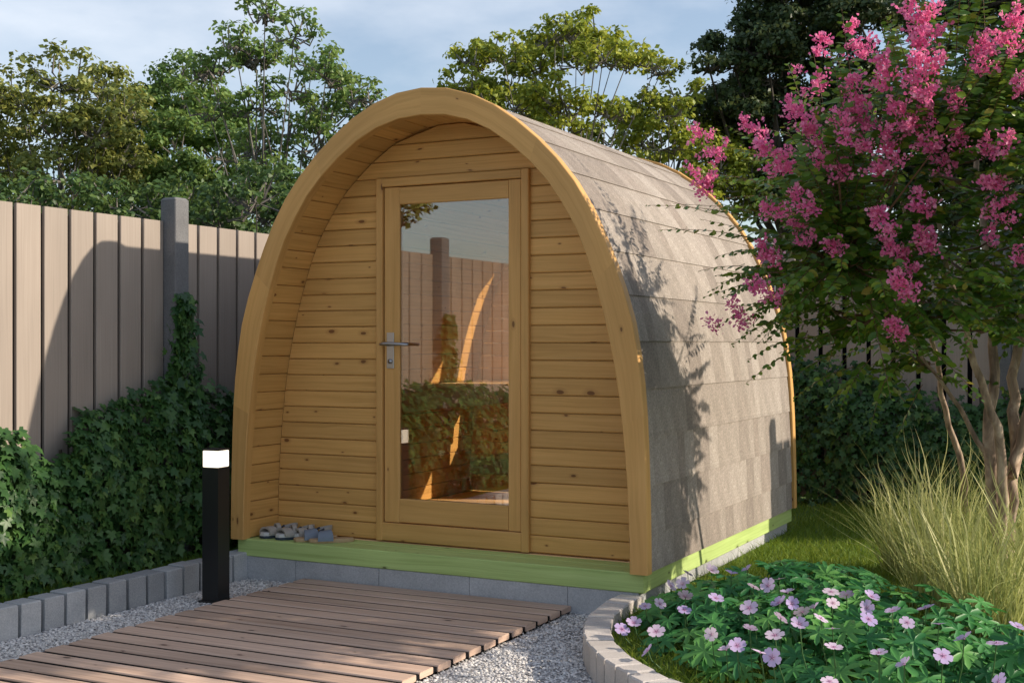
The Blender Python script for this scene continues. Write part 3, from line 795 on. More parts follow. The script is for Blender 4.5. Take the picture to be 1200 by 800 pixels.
# left ivy: height profile along Y
HP = [(-8, .9), (-5, .95), (-3.4, .85), (-2.4, 1.0), (-1.7, .95), (-1.40, .90), (-1.27, .85), (-1.14, .72), (-1.05, .66), (-.93, .82), (-.80, .92), (-.55, .97), (-.36, 1.03), (-.10, 1.08), (.02, 1.05), (.2, .99), (.5, .95), (1.5, .95), (4.5, 1.0)]
def ivy_left():
    H = np.array(HP); P, N = [], []
    def sample(n, y0, y1):
        y = rng.uniform(y0, y1, n); top = np.interp(y, H[:, 0], H[:, 1])+rng.normal(0, .035, n)
        u = rng.random(n)**.85; z = .07+u*(top-.07)
        thick = .20*np.sqrt(np.clip(1-((z-.07)/(top-.05))**3, 0, 1))+.03
        bump_ = .028*np.sin(y*9+z*5)+.022*np.sin(y*23-z*17)
        x = FX+.025+thick*np.where(rng.random(n) < .8, rng.uniform(.75, 1.06, n), rng.uniform(.2, .9, n))+bump_*.8
        P.append(np.c_[x, y, z]); N.append(np.c_[np.ones(n), np.zeros(n), (u**3)*.9])
    sample(7000, -1.9, 1.3); sample(1200, 1.3, 4.3); sample(4800, -6.5, -1.9)
    n = 330; z = rng.uniform(.95, 1.56, n); w = np.interp(z, [.95, 1.2, 1.56], [.12, .085, .035])
    P.append(np.c_[FX+.09+rng.uniform(0, .06, n), POST_Y-.01+rng.normal(0, 1, n)*w*.6, z]); N.append(np.c_[np.ones(n), rng.normal(0, .4, n), np.full(n, .2)])
    n = 300; z = rng.uniform(.95, 1.50, n); w = np.interp(z, [.95, 1.2, 1.56], [.14, .09, .04])
    P.append(np.c_[FX+.09+rng.uniform(0, .06, n), POST_Y-SP+rng.normal(0, 1, n)*w*.6, z]); N.append(np.c_[np.ones(n), rng.normal(0, .4, n), np.full(n, .2)])
    st = []
    for k in range(26):
        y = -6+k*.36; h = float(np.interp(y, H[:, 0], H[:, 1]))
        st.append([(FX+.04, y, .05), (FX+.045, y+rnd.uniform(-.08, .08), h*.5), (FX+.03, y+rnd.uniform(-.1, .1), h*.95)])
    st.append([(FX+.09, POST_Y, .1), (FX+.095, POST_Y+.02, .8), (FX+.092, POST_Y-.01, 1.5)])
    ivy('ivy', 'dense ivy climbing the left fence and its concrete post behind the stone kerb', np.concatenate(P), np.concatenate(N), (FX+.1, -.5, .05), 300, stems=st)
ivy_left()
def ivy_back():
    n = 6600; x = rng.uniform(-.2, 3.55, n)
    top = np.interp(x, [-.2, .7, 1.2, 1.6, 1.9, 2.2, 2.6, 3.5], [1.2, 1.16, 1.12, .98, .84, .82, .98, 1.05])+rng.normal(0, .04, n)
    u = rng.random(n)**.8; z = .06+u*(top-.06); th = .34*np.sqrt(np.clip(1-((z-.06)/(top-.03))**3, 0, 1))+.04
    y = 4.47-th*np.where(rng.random(n) < .8, rng.uniform(.8, 1.05, n), rng.uniform(.2, .9, n))-.03*np.sin(x*8+z*6)-.02*np.sin(x*21-z*14)
    st = [[(.1+k*.3, 4.4, .05), (.12+k*.3, 4.42, .5), (.08+k*.3, 4.45, .95)] for k in range(11)]
    ivy('ivy', 'dark shaded ivy growing over the back fence behind the flowering tree', np.c_[x, y, z], np.c_[np.zeros(n), -np.ones(n), (u**3)*.9], (1.6, 4.3, .05), 300, (.045, .072), st)
ivy_back()

# lawn and border grass
def lawn():
    n = 52000; x = rng.uniform(1.19, 3.7, n); y = rng.uniform(-1.6, 4.4, n)
    r2 = (x-BC[0])**2+(y-BC[1])**2; ok = ((y > .0) | (r2 < (RI-.01)**2)) & ~((x < 1.215) & (y < 2.74)); x, y = x[ok], y[ok]
    x2 = rng.uniform(-.5, 1.2, 3500); y2 = rng.uniform(2.75, 4.3, 3500); x = np.r_[x, x2]; y = np.r_[y, y2]; n = len(x)
    D = np.c_[rng.normal(0, .35, (n, 2)), np.ones(n)]
    V, F, A = strips(np.c_[x, y, np.full(n, .033)], D, rng.uniform(.035, .075, n), rng.uniform(.0035, .006, n), np.c_[rng.normal(0, .35, (n, 2)), -rng.random(n)*.3], 3)
    put('lawn_grass', npmesh('lawn_grass', V, F, M['grass'], A), kind='stuff', label='short mown lawn beside the pod and round the flower bed')
    n = 9000; x = rng.uniform(-1.46, -1.262, n); y = rng.uniform(-3.2, .6, n)
    V, F, A = strips(np.c_[x, y, np.full(n, .068)], np.c_[rng.normal(0, .4, (n, 2)), np.ones(n)], rng.uniform(.03, .075, n), rng.uniform(.003, .005, n), np.c_[rng.normal(0, .3, (n, 2)), np.zeros(n)], 3)
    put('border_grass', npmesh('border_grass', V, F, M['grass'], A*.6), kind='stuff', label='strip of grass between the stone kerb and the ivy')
lawn()

# ornamental grass clumps
def reed(x, y, h, r, n, label):
    t = thing('ornamental_grass', label, 'ornamental grass', (x, y, .035), 'tall ornamental grasses round the flowering tree')
    a = rng.random(n)*6.28; q = np.sqrt(rng.random(n))*r
    B = np.c_[np.cos(a)*q, np.sin(a)*q, np.zeros(n)]; out = np.c_[np.cos(a), np.sin(a), np.zeros(n)]
    D = out*rng.uniform(.0, .20, (n, 1))+np.c_[rng.normal(0, .18, (n, 2)), np.ones(n)]
    L = h*rng.uniform(.35, 1.0, n)**.7
    p = strips(B, D, L, rng.uniform(.0045, .009, n), out*rng.uniform(-.12, .28, (n, 1))+np.c_[rng.normal(0, .22, (n, 2)), -rng.random(n)*.30], 12, wob=.030)
    V, F, A = p; put('blades', npmesh('blades', V, F, M['reed'], A*.75), t, (x, y, .035), kind='stuff')
    for k in range(15):
        m = 1; aa = rng.random()*6.28; o = np.array([[math.cos(aa), math.sin(aa), 0.]])
        V, F, A = strips(o*r*.5, o*rng.uniform(.05, .3)+np.array([[0, 0, 1.]]), np.array([h*rng.uniform(.95, 1.2)]), np.array([.014]), o*.1+np.array([[0, 0, -.1]]), 16, wob=.032)
        put('stalk', npmesh('stalk', V, F, M['reed'], A*0+rng.uniform(.7, 1)), t, (x, y, .035))
reed(2.14, 1.50, .64, .12, 260, 'leftmost pale ornamental grass clump at the edge of the lawn')
reed(2.42, 1.30, .82, .17, 360, 'tall pale ornamental grass directly left of the tree trunks')
reed(2.85, 1.60, .78, .18, 320, 'pale ornamental grass clump behind the tree trunks')
reed(2.92, .58, .76, .18, 340, 'pale ornamental grass in front of the tree trunks at the right edge')
reed(2.46, .62, .68, .16, 300, 'pale ornamental grass clump just behind the flowering bed')
reed(2.72, .12, .70, .15, 300, 'front ornamental grass clump reaching down to the lower right corner')

# geraniums
def ger_leaf():
    P = [(0, 0, .0)]; n = 7
    for k in range(n):
        a = R(-140+280*k/(n-1)); w = R(15)
        P += [(.38*math.cos(a-w*1.3), .38*math.sin(a-w*1.3), .05), (.80*math.cos(a-w*.75), .80*math.sin(a-w*.75), -.02), (1.02*math.cos(a), 1.02*math.sin(a), -.12), (.80*math.cos(a+w*.75), .80*math.sin(a+w*.75), -.02), (.38*math.cos(a+w*1.3), .38*math.sin(a+w*1.3), .05)]
    F = [(0, i, i+1) for i in range(1, len(P)-1)]; return np.array(P), np.array(F)
GLV, GLF = ger_leaf()
GLM = [npmesh('geranium_leaf', GLV+rng.normal(0, .015, GLV.shape), GLF, M['geranium'], np.full(len(GLV), (k+.5)/5)) for k in range(5)]
def flower_mesh(cup):
    b = MB()
    for k in range(5):
        a = R(72*k); ca, sa = math.cos(a), math.sin(a)
        pr = [(0.05, 0, 0), (.45, -.33, cup*.45), (.82, -.44, cup*.8), (1.0, -.20, cup*.95), (.94, 0, cup*.85), (1.0, .22, cup*.95), (.82, .44, cup*.8), (.45, .33, cup*.45)]
        q = [(x*ca-y*sa, x*sa+y*ca, z+.01*(k % 2)) for x, y, z in pr]; c = (.5*ca, .5*sa, cup*.42)
        for i in range(len(q)):
            j = (i+1) % len(q); b.face([c, q[i], q[j]], [(.5, 0), (pr[i][0], 0), (pr[j][0], 0)])
    b.tube([(0, 0, -.05), (0, 0, .16)], [.10, .05], 6); return b.mesh('flower', M['petal'])
FMS = [flower_mesh(.15), flower_mesh(.35), flower_mesh(.02)]
FPX = [(834, 668), (857, 672), (876, 667), (913, 678), (883, 687), (806, 672), (803, 699), (802, 714), (839, 700.5), (878, 712), (915, 723), (928, 707), (940, 717), (937, 731), (913, 706), (954, 712), (976, 706), (992, 697), (974, 693), (1021, 699), (1016, 712), (1018, 725), (975.5, 736), (977, 758), (1030, 764.6), (1060, 778), (1105, 768), (1063, 729), (1046, 715), (1100, 731), (834, 743), (851, 761), (864, 756), (879, 736), (891, 764.6), (905, 770), (908, 744), (962, 724), (923, 694), (900, 686), (1168, 753), (1193, 734), (972, 798), (1170, 798), (759, 762), (769, 739.5), (729, 736.7), (743, 729.6), (756, 709.7), (773, 707), (786, 686), (800, 684), (1085, 712), (1130, 748)]
fwd = Vector((-math.sin(YAW), math.cos(YAW), 0)); rgt = Vector((math.cos(YAW), math.sin(YAW), 0))
def hitz(x, y, z):
    r = fwd+rgt*((x-600)/1475)+Vector((0, 0, 1))*((403-y)/1475); return CAM+r*((z-CAM.z)/r.z)
CENT = [(1.58, -.12), (1.72, -.52), (2.00, -.15), (2.05, -.78), (2.40, -.38), (2.50, -.90), (2.90, -.62), (1.98, .22)]
CL = ['geranium clump with pink flowers closest to the green base corner', 'geranium clump just inside the curved edging stones left of the bed', 'geranium clump with lilac flowers in the middle back of the bed',
      'front geranium clump at the bottom edge of the picture', 'geranium clump with pale pink flowers in the centre of the bed', 'geranium clump at the front right of the flower bed', 'rightmost geranium clump at the right edge of the picture', 'geranium clump behind the others next to the lawn']
G = [thing('geranium', l, 'flowering plant', (c[0], c[1], .035), 'flowering geraniums in the round bed') for c, l in zip(CENT, CL)]
GST = [MB() for _ in CENT]
def canopy(x, y):
    d = math.hypot(x-BC[0], y-BC[1]); e = max(0, min(1, (RI-d)/.5)); return .085+.175*e
for px, py in FPX:
    z = .3; P = hitz(px, py, z)
    for _ in range(4): z = canopy(P.x, P.y)+.03; P = hitz(px, py, z)
    i = min(range(len(CENT)), key=lambda k: (CENT[k][0]-P.x)**2+(CENT[k][1]-P.y)**2)
    nrm = Vector((.15+rnd.gauss(0, .55), -.30+rnd.gauss(0, .55), 1.0)).normalized()
    o = put('flower', FMS[rnd.randrange(3)], G[i], P, scale=(rnd.uniform(.026, .037), rnd.uniform(.026, .036), .033)); o.rotation_euler = nrm.to_track_quat('Z', 'Y').to_euler(); o.rotation_euler.rotate_axis('Z', rnd.random()*6)
    c = Vector((CENT[i][0], CENT[i][1], .035)); q = P-c
    GST[i].tube([Vector((q.x*.85, q.y*.85, 0)), Vector((q.x*.97, q.y*.97, q.z*.6)), q], .0022, 4)
for i, c in enumerate(CENT):
    for k in range(78):
        a = rnd.random()*6.28; q = math.sqrt(rnd.random())*(.40 if i < 7 else .22); x, y = c[0]+math.cos(a)*q, c[1]+math.sin(a)*q
        if math.hypot(x-BC[0], y-BC[1]) > RI-.13 or x < 1.33 or y > .38: continue
        z = canopy(x, y)*rnd.uniform(.35, 1.0)+.0
        nrm = Vector((math.cos(a)*.35+.15, math.sin(a)*.35-.25, 1)).normalized()
        o = put('leaf', GLM[rnd.randrange(5)], G[i], (x, y, z), scale=(rnd.uniform(.055, .09),)*3)
        o.rotation_euler = nrm.to_track_quat('Z', 'Y').to_euler(); o.rotation_euler.rotate_axis('Z', rnd.random()*6.28)
        GST[i].tube([Vector((math.cos(a)*q*.8, math.sin(a)*q*.8, 0)), Vector((math.cos(a)*q*.93, math.sin(a)*q*.93, (z-.035)*.7)), Vector((x-c[0], y-c[1], z-.037))], .002, 3)
    me = GST[i].mesh('stems', M['stem']); put('stems', me, G[i], (c[0], c[1], .035))

# ------------------------------------------------------------------ crape myrtle
def ray(px, py): return fwd+rgt*((px-600)/1475)+Vector((0, 0, 1))*((403-py)/1475)
def at(px, py, depth): return CAM+ray(px, py)*depth
TB = Vector((2.70, .95, .035))
MT = thing('flowering_tree', 'crape myrtle with several pale trunks and bright pink flower clusters', 'tree', TB)
def myrtle():
    base = lambda dx, dy: TB+Vector((dx, dy, 0))
    D0 = (TB-CAM).dot(fwd)
    def path(pp): return [at(x, y, d) for x, y, d in pp]
    D = D0
    trunks = [
      ([TB+Vector((0, 0, -.05))]+path([(1172, 640, D), (1163, 570, D), (1158, 500, D-.02), (1168, 440, D), (1160, 340, D), (1150, 240, D+.05), (1140, 140, D)]), .040),
      ([TB+Vector((.03, .02, -.05))]+path([(1176, 660, D+.03), (1185, 590, D+.03), (1190, 500, D+.06), (1186, 450, D+.1), (1198, 360, D+.12), (1215, 240, D+.1), (1220, 120, D)]), .042),
      (path([(1172, 640, D), (1178, 560, D-.08), (1168, 500, D-.12), (1150, 450, D-.15), (1130, 380, D-.2), (1105, 300, D-.25), (1090, 200, D-.3)]), .028),
      (path([(1186, 560, D), (1198, 500, D), (1215, 430, D-.1), (1240, 330, D-.1), (1260, 200, D-.2)]), .028),
      (path([(1160, 545, D), (1135, 500, D-.02), (1115, 465, D-.05), (1090, 425, D-.15), (1040, 370, D-.3), (990, 300, D-.45)]), .014),
    ]
    leanb = hitz(1150, 700, .035)
    lean = [leanb]+path([(1140, 650, D+.6), (1133, 600, D+.6), (1128, 550, D+.55), (1112, 500, D+.5), (1100, 440, D+.42), (1085, 370, D+.3), (1070, 290, D+.2), (1050, 210, D+.1)])
    lean[0] = Vector((lean[1].x+.03, lean[1].y-.0, .02))
    trunks.append((lean, .024))
    for pts, r in trunks:
        # smooth
        P = np.array([tuple(p) for p in pts]); s = np.linspace(0, len(P)-1, len(P)*3-2)
        Q = np.c_[[np.interp(s, range(len(P)), P[:, k]) for k in range(3)]].T
        for _ in range(2): Q[1:-1] = (Q[:-2]+2*Q[1:-1]+Q[2:])/4
        Q[1:-1] += rng.normal(0, .006, Q[1:-1].shape)
        rad = [r*(1-.72*i/(len(Q)-1)) for i in range(len(Q))]
        b = MB(); b.tube([Vector(q)-TB for q in Q], rad, 9); put('trunk', b.mesh('trunk', M['myrtle_bark'], smooth=True), MT, TB)
    # crown volume
    C0 = np.array(at(1205, 190, D0-.35)); RX = np.array([1.50, 1.10, 1.15])      # right, forward, up radii
    Rm = np.array([tuple(rgt), tuple(fwd), (0, 0, 1)])
    anchors = []
    for pts, r in trunks:
        for p in pts[3:]: anchors.append(np.array(tuple(p)))
    anchors = np.array(anchors)
    LB = MB(); leaves = []
    LT = np.array([(0, 0, 0), (.35, .26, .03), (.75, .22, .0), (1, 0, -.08), (.75, -.22, 0), (.35, -.26, .03), (.5, 0, -.04)])
    LF = np.array([(6, i, (i+1) % 6) for i in range(6)])
    def shoot(p0, p1, sag, n_leaf, lsz=.053):
        p0 = np.array(p0); p1 = np.array(p1); L = np.linalg.norm(p1-p0); pts = []
        for i in range(7):
            u = i/6; q = p0*(1-u)+p1*u; q[2] += sag*math.sin(math.pi*u*.9); pts.append(q)
        pts = np.array(pts)
        LB.tube([Vector(q)-TB for q in pts], [.0026*(1-.7*i/6) for i in range(7)], 3)
        u = np.linspace(.12, 1.0, n_leaf); q = np.c_[[np.interp(u*6, range(7), pts[:, k]) for k in range(3)]].T
        q2 = np.c_[[np.interp(np.clip(u*6+.3, 0, 6), range(7), pts[:, k]) for k in range(3)]].T
        q1 = np.c_[[np.interp(np.clip(u*6-.3, 0, 6), range(7), pts[:, k]) for k in range(3)]].T
        t = unit(q2-q1); side = unit(np.cross(t, np.array([0, 0, 1.]))+rng.normal(0, .15, t.shape)); sg = np.where(np.arange(n_leaf) % 2 == 0, 1, -1)[:, None]
        X = side*sg+t*.45+np.array([0, 0, -.25])+rng.normal(0, .12, t.shape)
        N = np.array([0, 0, .75])+unit((p1-C0)*np.array([1, 1, .3]))*.5+rng.normal(0, .55, t.shape)
        sz = lsz*(1.15-.75*u**2)*rng.uniform(.85, 1.15, n_leaf)
        leaves.append(scatter(LT, LF, q, X, N, sz, np.clip(rng.beta(2, 2.4, n_leaf)+.0, 0, .99)))
    # general fill
    cnt = 0
    while cnt < 1750:
        v = rng.normal(size=3); v /= np.linalg.norm(v); rr = rng.uniform(.35, 1.0)**.6
        if v[2] < -.85: continue
        q = C0+(v*RX*rr)@Rm
        lump = math.sin(v[0]*5+1)*math.sin(v[1]*5+2)*math.sin(v[2]*6)
        if rr > .8 and lump < -.15: continue
        if q[0] < 1.28 and q[1] > -.1: continue
        if q[1] > -.0 and rng.random() > .05:
            xr = 1.2
            for _ in range(3):
                zr = q[2]-.54*(q[0]-xr); xr = float(np.interp(zr, oR[:, 1], oR[:, 0]))
            yr = q[1]-.45*(q[0]-xr)
            if 0 < yr < 2.8 and zr > .3 and zr > 1.80-1.25*yr: continue
        fy, fz = q[1]-.45*(q[0]+1.45), q[2]-.54*(q[0]+1.45)
        if -2.1 < fy < -.86 and .2 < fz < 1.25 and rng.random() > .04: continue
        gy, gx = q[1]-.45*q[2]/.54, q[0]-q[2]/.54
        if -1.5 < gy < -.4 and -.6 < gx < .75 and rng.random() > .5: continue
        if .75 < gx < 1.75 and -1.7 < gy < -.45 and rng.random() > .35: continue
        if -1.2 < gx < -.9 and -1.35 < gy < -.9: continue
        x, y, d = to_px(q[None])
        if x[0] < 1000 and y[0] > 440: continue
        if y[0] > 455 and x[0] < 1250: continue
        if x[0] < 870+max(0, (130-y[0]))*1.5: continue
        a = anchors[np.argmin(np.linalg.norm(anchors-q, axis=1))]
        dr = unit(q-a); L = rng.uniform(.25, .5); p0 = q-dr*L*.6+rng.normal(0, .03, 3)
        end = q+(dr*.5+v@Rm*.4+np.array([0, 0, rng.uniform(-.25, .35)]))*L*.55
        shoot(p0, end, rng.uniform(-.01, .04), rng.integers(18, 30)); cnt += 1
        if cnt % 9 == 0: LB.tube([Vector(a)-TB, Vector((a+p0)/2+np.array([0, 0, -.03]))-TB, Vector(p0)-TB], [.008, .006, .003], 4)
    # picked sprays that hang out to the left (start and tip as seen, each at its own distance)
    for (x0, y0, x1, y1, d0, d1, n) in [(905, 262, 757, 243, 6.05, 5.75, 24), (905, 285, 772, 272, 6.0, 5.7, 24), (910, 318, 818, 320, 5.95, 5.8, 18), (905, 300, 838, 304, 5.95, 5.85, 14), (930, 370, 858, 407, 5.9, 5.65, 20),
            (950, 395, 876, 425, 5.9, 5.7, 18), (950, 405, 874, 452, 5.85, 5.65, 18), (930, 345, 840, 385, 5.9, 5.7, 18), (930, 225, 800, 205, 6.0, 5.8, 22), (940, 195, 805, 172, 6.0, 5.85, 22), (1000, 430, 930, 470, 5.9, 5.8, 18), (1040, 440, 1020, 505, 5.9, 5.8, 16), (1020, 420, 985, 480, 5.9, 5.8, 18), (1100, 440, 1140, 470, 6, 5.9, 14), (960, 330, 900, 350, 5.9, 5.75, 16), (1060, 470, 1015, 440, 6, 5.9, 14), (950, 240, 850, 235, 5.95, 5.75, 22), (960, 290, 860, 300, 5.9, 5.75, 22), (960, 180, 880, 150, 6, 5.9, 20), (960, 210, 870, 190, 5.95, 5.85, 22),
            (940, 255, 865, 262, 5.9, 5.8, 20), (950, 225, 880, 215, 5.9, 5.8, 20), (960, 360, 900, 385, 5.9, 5.8, 18), (980, 390, 930, 425, 5.9, 5.8, 18), (1000, 160, 930, 110, 6, 5.9, 20), (1010, 110, 965, 60, 6, 5.9, 18)]:
        shoot(at(x0, y0, d0), at(x1, y1, d1), .03, n, .048)
        for _ in range(1):
            j = lambda s=14: rnd.uniform(-s, s)
            shoot(at(x0+j(30)+20, y0+j(), d0+.1), at(x1+45+j(20), y1+j(), d1+.15), .02, n-4, .048)
    V, F, A = join(leaves)
    put('leaves', npmesh('leaves', V-np.array(TB), F, M['myrtle'], A), MT, TB, kind='stuff')
    put('twigs', LB.mesh('twigs', M['twig']), MT, TB)
    # flower clusters
    xl, yl, dl = to_px(V[::7])
    PP = [(1080, 98, 60), (1003, 110, 46), (1083, 27, 74), (1087, 67, 60), (1188, 40, 60), (1151, 67, 56), (1009, 57, 60), (962, 60, 30), (1036, 88, 48), (952, 94, 46), (1013, 142, 56), (989, 152, 40), (935, 132, 46), (884, 155, 40), (915, 189, 66), (959, 169, 54), (982, 196, 48), (1056, 138, 44), (1080, 159, 52), (1046, 175, 52), (1023, 189, 50), (1090, 135, 34), (1104, 186, 48), (1124, 162, 30), (1158, 175, 34), (1171, 236, 62), (1083, 243, 46), (1040, 262, 48), (834, 172, 52), (827, 216, 54), (948, 240, 46), (911, 250, 40), (1056, 304, 56), (1090, 287, 52), (1063, 341, 48), (1053, 392, 40), (908, 304, 52), (898, 341, 46), (867, 368, 38), (837, 380, 22), (938, 273, 38), (982, 292, 34), (1161, 280, 26), (1198, 100, 34), (1120, 120, 30), (1180, 170, 30), (1196, 300, 26)]
    PT = np.array([(0, 0, 0), (.45, -.42, .1), (1.0, -.38, .35), (1.15, .1, .15), (.9, .45, .4), (.4, .40, .05)])
    PF = np.array([(0, i, i+1) for i in range(1, 5)])
    for (px, py, s) in PP:
        r = np.array(tuple(ray(px, py)))
        near = dl[np.hypot(xl-px, yl-py) < 16]
        t = np.percentile(near, 4)-.04 if len(near) > 6 else 5.75
        t = min(max(t, 4.5), 6.1)
        c = np.array(CAM)+r*t
        ax = unit(unit(c-C0)*.45+np.array([0, 0, .95])-np.array(tuple(rgt))*(.25 if px < 1100 else 0)+rng.normal(0, .22, 3))
        L = s/1475*t*1.18; Wd = L*.27; n = int(235*(s/46)**1.7)
        e1 = unit(np.cross(ax, [0.3, .2, 1.])); e2 = np.cross(ax, e1)
        nr = 15; ru = np.r_[rng.beta(1.2, 1.3, nr-1), .8]; ra = np.arange(nr)*2.4; u = np.zeros(n)
        rdir = unit((np.cos(ra)[:, None]*e1+np.sin(ra)[:, None]*e2)*.9+ax*rng.uniform(.3, .8, (nr, 1))); rdir[-1] = ax
        pick = rng.integers(0, nr, n); v = rng.random(n)**.8; rl = Wd*1.55*(1-ru*.55)*rng.uniform(.7, 1.15, nr)
        q = (ru[pick, None]-.5)*L*ax*.85+rdir[pick]*(v*rl[pick])[:, None]+rng.normal(0, .0085, (n, 3))
        u = ru[pick]; w = v*Wd
        X = unit(q-(u[:, None]-.62)*L*ax)+rng.normal(0, .6, (n, 3)); N = rng.normal(0, 1, (n, 3))
        rv = np.clip(.32+.35*(w/Wd)+rng.normal(0, .17, n), 0, 1)
        V1, F1, A1 = scatter(PT, PF, q, X, N, rng.uniform(.008, .017, n), rv)
        me = npmesh('flower_cluster', V1, F1, M['pink'], A1); put('flower_cluster', me, MT, tuple(c))
myrtle()

# ------------------------------------------------------------------ trees behind the fence
LQ = np.array([(0, 0, 0), (.5, .34, .06), (1, 0, -.05), (.5, -.34, .06)]); LQF = np.array([(0, 1, 2), (0, 2, 3)])
def bg_tree(name, label, depth, trunk_px, clumps, col, bark, lsz=.06, nper=900, group=None, r0=.07, flat=.55, droop=0.0, base=None, branch=True):
    """clumps: (px, py, half width px, half height px) seen outline, given back real size at their own depth"""
    tb = at(trunk_px, 403, depth) if base is None else Vector(base); tb = Vector((tb.x, tb.y, -.05))
    t = thing(name, label, 'tree', tb, group or 'trees behind the fence')
    cl = []
    for c in clumps:
        if base is None:
            dd = depth+rnd.uniform(-.9, .9); p = at(c[0], c[1], dd); k = dd/1475; cl.append((np.array(tuple(p)), c[2]*k*1.25, c[3]*k*1.45))
        else: cl.append((np.array((base[0]+c[0], base[1]+rnd.uniform(-.7, .7), c[1])), c[2], c[3]))
    cl += [(c+np.array([rnd.uniform(-.75, .75)*rx, rnd.uniform(-.6, .6), rnd.uniform(-1.3, .2)*rz]), rx*.85, rz*.9) for c, rx, rz in list(cl)]
    topz = max(c[0][2] for c in cl)
    tr = MB(); cx = np.mean([c[0][0] for c in cl]); cy = np.mean([c[0][1] for c in cl])
    spine = [Vector((0, 0, 0))]
    for k in range(1, 7):
        u = k/6; spine.append(Vector(((cx-tb.x)*u*u*.6+rnd.uniform(-.07, .07), (cy-tb.y)*u*u*.6+rnd.uniform(-.07, .07), (topz-.3)*u*.92)))
    tr.tube(spine, [r0*(1-.8*k/6) for k in range(7)], 8)
    put('trunk', tr.mesh('trunk', M[bark], smooth=True), t, tb)
    br = MB(); P = []; NN = []; SZ = []
    for c, rx, rz in cl:
        zz = c[2]-rz*.4
        u = min(.9, max(.30, (zz-tb.z)/(topz)*.72)); k = u*6; i = int(k); f = k-i
        s = spine[i]*(1-f)+spine[min(6, i+1)]*f; e = Vector(c)-tb-Vector((0, 0, rz*.35))
        mid = (s+e)/2+Vector((rnd.uniform(-.1, .1), rnd.uniform(-.1, .1), -.16*(e-s).length))
        rb = r0*.34*(1-u*.6)
        if branch: br.tube([s, (s+mid)/2+Vector((0, 0, -.04)), mid, (mid+e)/2, e], [rb, rb*.85, rb*.65, rb*.45, rb*.25], 5)
        ns = max(12, int(22*(rx*rz/.35)**.5))
        n_tot = int(nper*3.3*(rx*rz)/.35)
        for q in range(ns):
            a = rnd.random()*6.28; ph = rnd.uniform(-.75, 1.0); cr = math.sqrt(max(0, 1-ph*ph))*rnd.uniform(.55, 1.0)
            sc = c+np.array([math.cos(a)*cr*rx, math.sin(a)*cr*rx*.8, ph*rz*rnd.uniform(.6, 1.0)])
            if branch: br.tube([e, (e+Vector(sc)-tb)/2+Vector((rnd.uniform(-.08, .08), rnd.uniform(-.08, .08), -.07)), Vector(sc)-tb], [rb*.22, .010, .004], 3)
            m = max(8, n_tot//ns); sr = (rx*.5+rz*.5)*rnd.uniform(.30, .52)
            off = rng.normal(0, 1, (m, 3)); off = unit(off)*rng.random((m, 1))**.45
            off = off*np.array([sr, sr, sr*flat]); off[:, 2] = np.where(off[:, 2] < 0, off[:, 2]*.7, off[:, 2]) - droop*(off[:, 0]**2+off[:, 1]**2)/sr
            P.append(sc+off); NN.append(unit(off/np.array([1, 1, flat]))*.8+np.array([0, 0, .7])+rng.normal(0, .5, (m, 3)))
    P = np.concatenate(P); NN = np.concatenate(NN); n = len(P)
    X = rng.normal(0, 1, (n, 3)); X = X-NN*(np.sum(X*NN, 1)/np.sum(NN*NN, 1))[:, None]
    V, F, A = scatter(LQ, LQF, P, X, NN, lsz*rng.uniform(.7, 1.25, n), np.clip(rng.beta(2, 2.2, n), 0, 1))
    put('foliage', npmesh('foliage', V-np.array(tb), F, M['crown_'+col], A), t, tb, kind='stuff')
    if branch: put('branches', br.mesh('branches', M[bark]), t, tb)
    return t
bg_tree('tree', 'olive tinted leafy tree at the far left behind the fence', 11.5, 80,
  [(70, 85, 45, 22), (25, 110, 35, 22), (120, 105, 38, 20), (0, 140, 40, 26), (60, 150, 45, 25), (115, 150, 40, 24), (150, 130, 16, 8), (20, 185, 45, 25), (75, 200, 50, 26), (125, 195, 34, 24), (10, 225, 50, 22), (70, 240, 60, 20), (-30, 160, 50, 40)], 'olive', 'tree_bark', .055, 760)
bg_tree('tree', 'dense dark green rounded tree between the olive tree and the tall one', 12.5, 215,
  [(215, 95, 40, 20), (190, 130, 42, 24), (240, 135, 45, 24), (165, 165, 42, 26), (215, 175, 48, 28), (265, 175, 40, 28), (150, 205, 40, 26), (200, 220, 50, 26), (255, 225, 50, 28), (160, 245, 50, 20), (230, 260, 60, 18)], 'green', 'tree_bark', .055, 1100)
bg_tree('tree', 'tall airy green tree rising just left of the pod roof', 11.0, 335,
  [(275, 45, 30, 17), (345, 35, 32, 17), (305, 65, 30, 14), (365, 70, 32, 20), (250, 75, 26, 14), (400, 95, 32, 18), (340, 100, 30, 14), (290, 120, 34, 14), (385, 125, 40, 20), (420, 110, 22, 12), (330, 150, 35, 16), (295, 175, 36, 20), (370, 165, 34, 18), (320, 210, 40, 20), (290, 250, 34, 18), (340, 240, 30, 20)], 'green', 'tree_bark', .05, 620)
bg_tree('tree', 'bright yellow green tree rising above the middle of the pod roof', 11.5, 660,
  [(550, 65, 26, 14), (590, 60, 30, 16), (650, 35, 28, 17), (700, 38, 34, 20), (625, 75, 34, 18), (675, 70, 34, 18), (735, 65, 32, 16), (540, 95, 24, 14), (600, 100, 40, 18), (660, 110, 44, 20), (560, 115, 30, 12), (775, 80, 22, 10), (640, 145, 44, 18), (710, 125, 20, 12), (600, 135, 40, 16)], 'lime', 'tree_bark', .052, 900)
bg_tree('tree', 'lower yellow green tree behind the rear arch of the pod', 12.5, 765,
  [(790, 110, 34, 14), (750, 135, 34, 18), (810, 135, 36, 20), (720, 160, 36, 18), (775, 165, 44, 22), (830, 165, 34, 24), (860, 120, 30, 20), (840, 200, 40, 24), (790, 200, 40, 20), (880, 230, 40, 30)], 'lime', 'tree_bark', .052, 900)
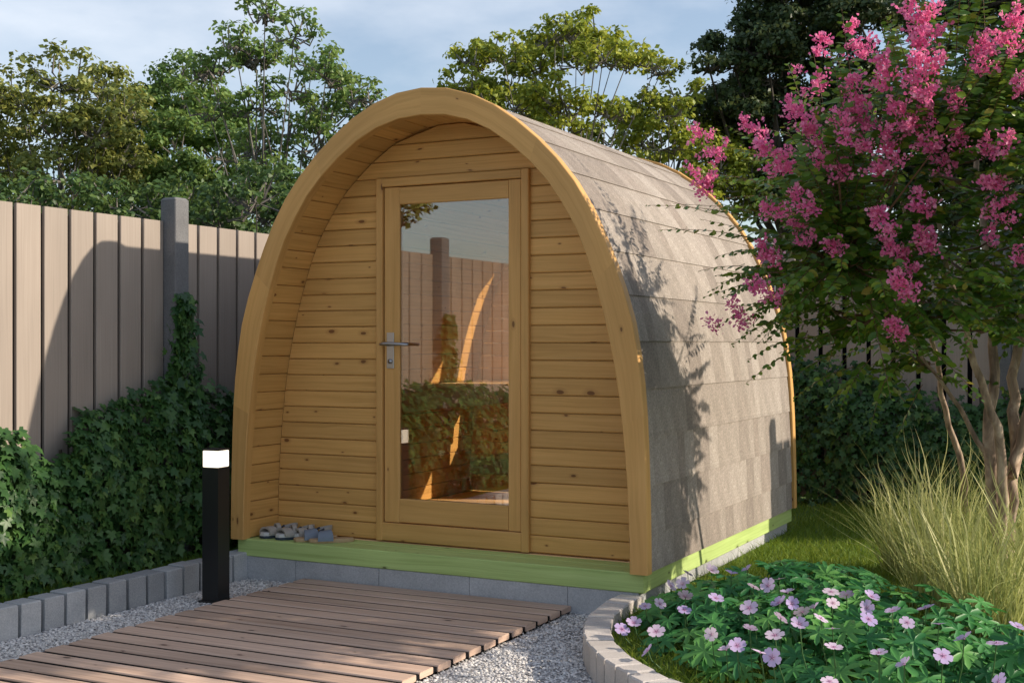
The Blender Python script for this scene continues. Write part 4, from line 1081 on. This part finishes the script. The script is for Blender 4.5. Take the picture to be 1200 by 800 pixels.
bg_tree('conifer', 'large dark conifer towering behind the pink flowering tree', 13.0, 930,
  [(930, 20, 50, 26), (880, 45, 44, 22), (960, 60, 50, 26), (905, 85, 50, 24), (870, 110, 40, 16), (950, 110, 50, 26), (890, 135, 44, 22), (860, 160, 36, 14), (930, 160, 50, 26), (990, 20, 40, 26), (1000, 120, 50, 40), (950, 205, 50, 30), (900, 190, 40, 20), (1000, 200, 40, 40), (940, -30, 60, 30), (860, 75, 30, 9)], 'dark', 'dark_bark', .055, 1500, r0=.16, flat=.4, droop=.5)
bg_tree('tree', 'dark tree overhanging the top right corner of the picture', 13.0, 1120,
  [(1030, 10, 50, 20), (1090, 0, 60, 24), (1150, -5, 50, 22), (1200, 5, 50, 30), (1220, 60, 60, 50), (1180, 110, 60, 40), (1120, 130, 60, 40), (1060, 150, 60, 40), (1150, 200, 80, 50), (1070, 230, 60, 40), (1220, 200, 60, 60), (1230, 280, 60, 40)], 'dark', 'dark_bark', .055, 1200, r0=.14, flat=.45)
bg_tree('bushy_tree', 'low dark bushy tree showing just over the left fence', 9.5, 100,
  [(10, 235, 50, 26), (80, 240, 50, 24), (150, 235, 50, 26), (210, 240, 50, 26), (45, 270, 60, 20), (120, 270, 60, 20), (190, 275, 60, 20)], 'mid', 'tree_bark', .05, 700, r0=.05)
bg_tree('bushy_tree', 'low green bushy tree directly left of the pod arch over the fence', 9.5, 290,
  [(260, 245, 40, 24), (300, 235, 44, 28), (330, 215, 30, 22), (280, 275, 50, 20), (340, 260, 40, 24)], 'mid', 'tree_bark', .05, 700, r0=.05)
# trees beyond the left fence towards the street (seen in the door glass)
bg_tree('conifer', 'evergreen beyond the left fence mirrored in the door glass', 0, 0,
  [(0, 2.3, .8, .3), (.5, 2.7, .7, .25), (-.4, 2.9, .7, .3), (.3, 3.2, .6, .25), (-.1, 3.6, .5, .3), (.9, 2.35, .5, .15)], 'olive', 'dark_bark', .06, 900, base=(-3.2, -2.1, 0), flat=.4, r0=.12, group='trees beyond the left fence')
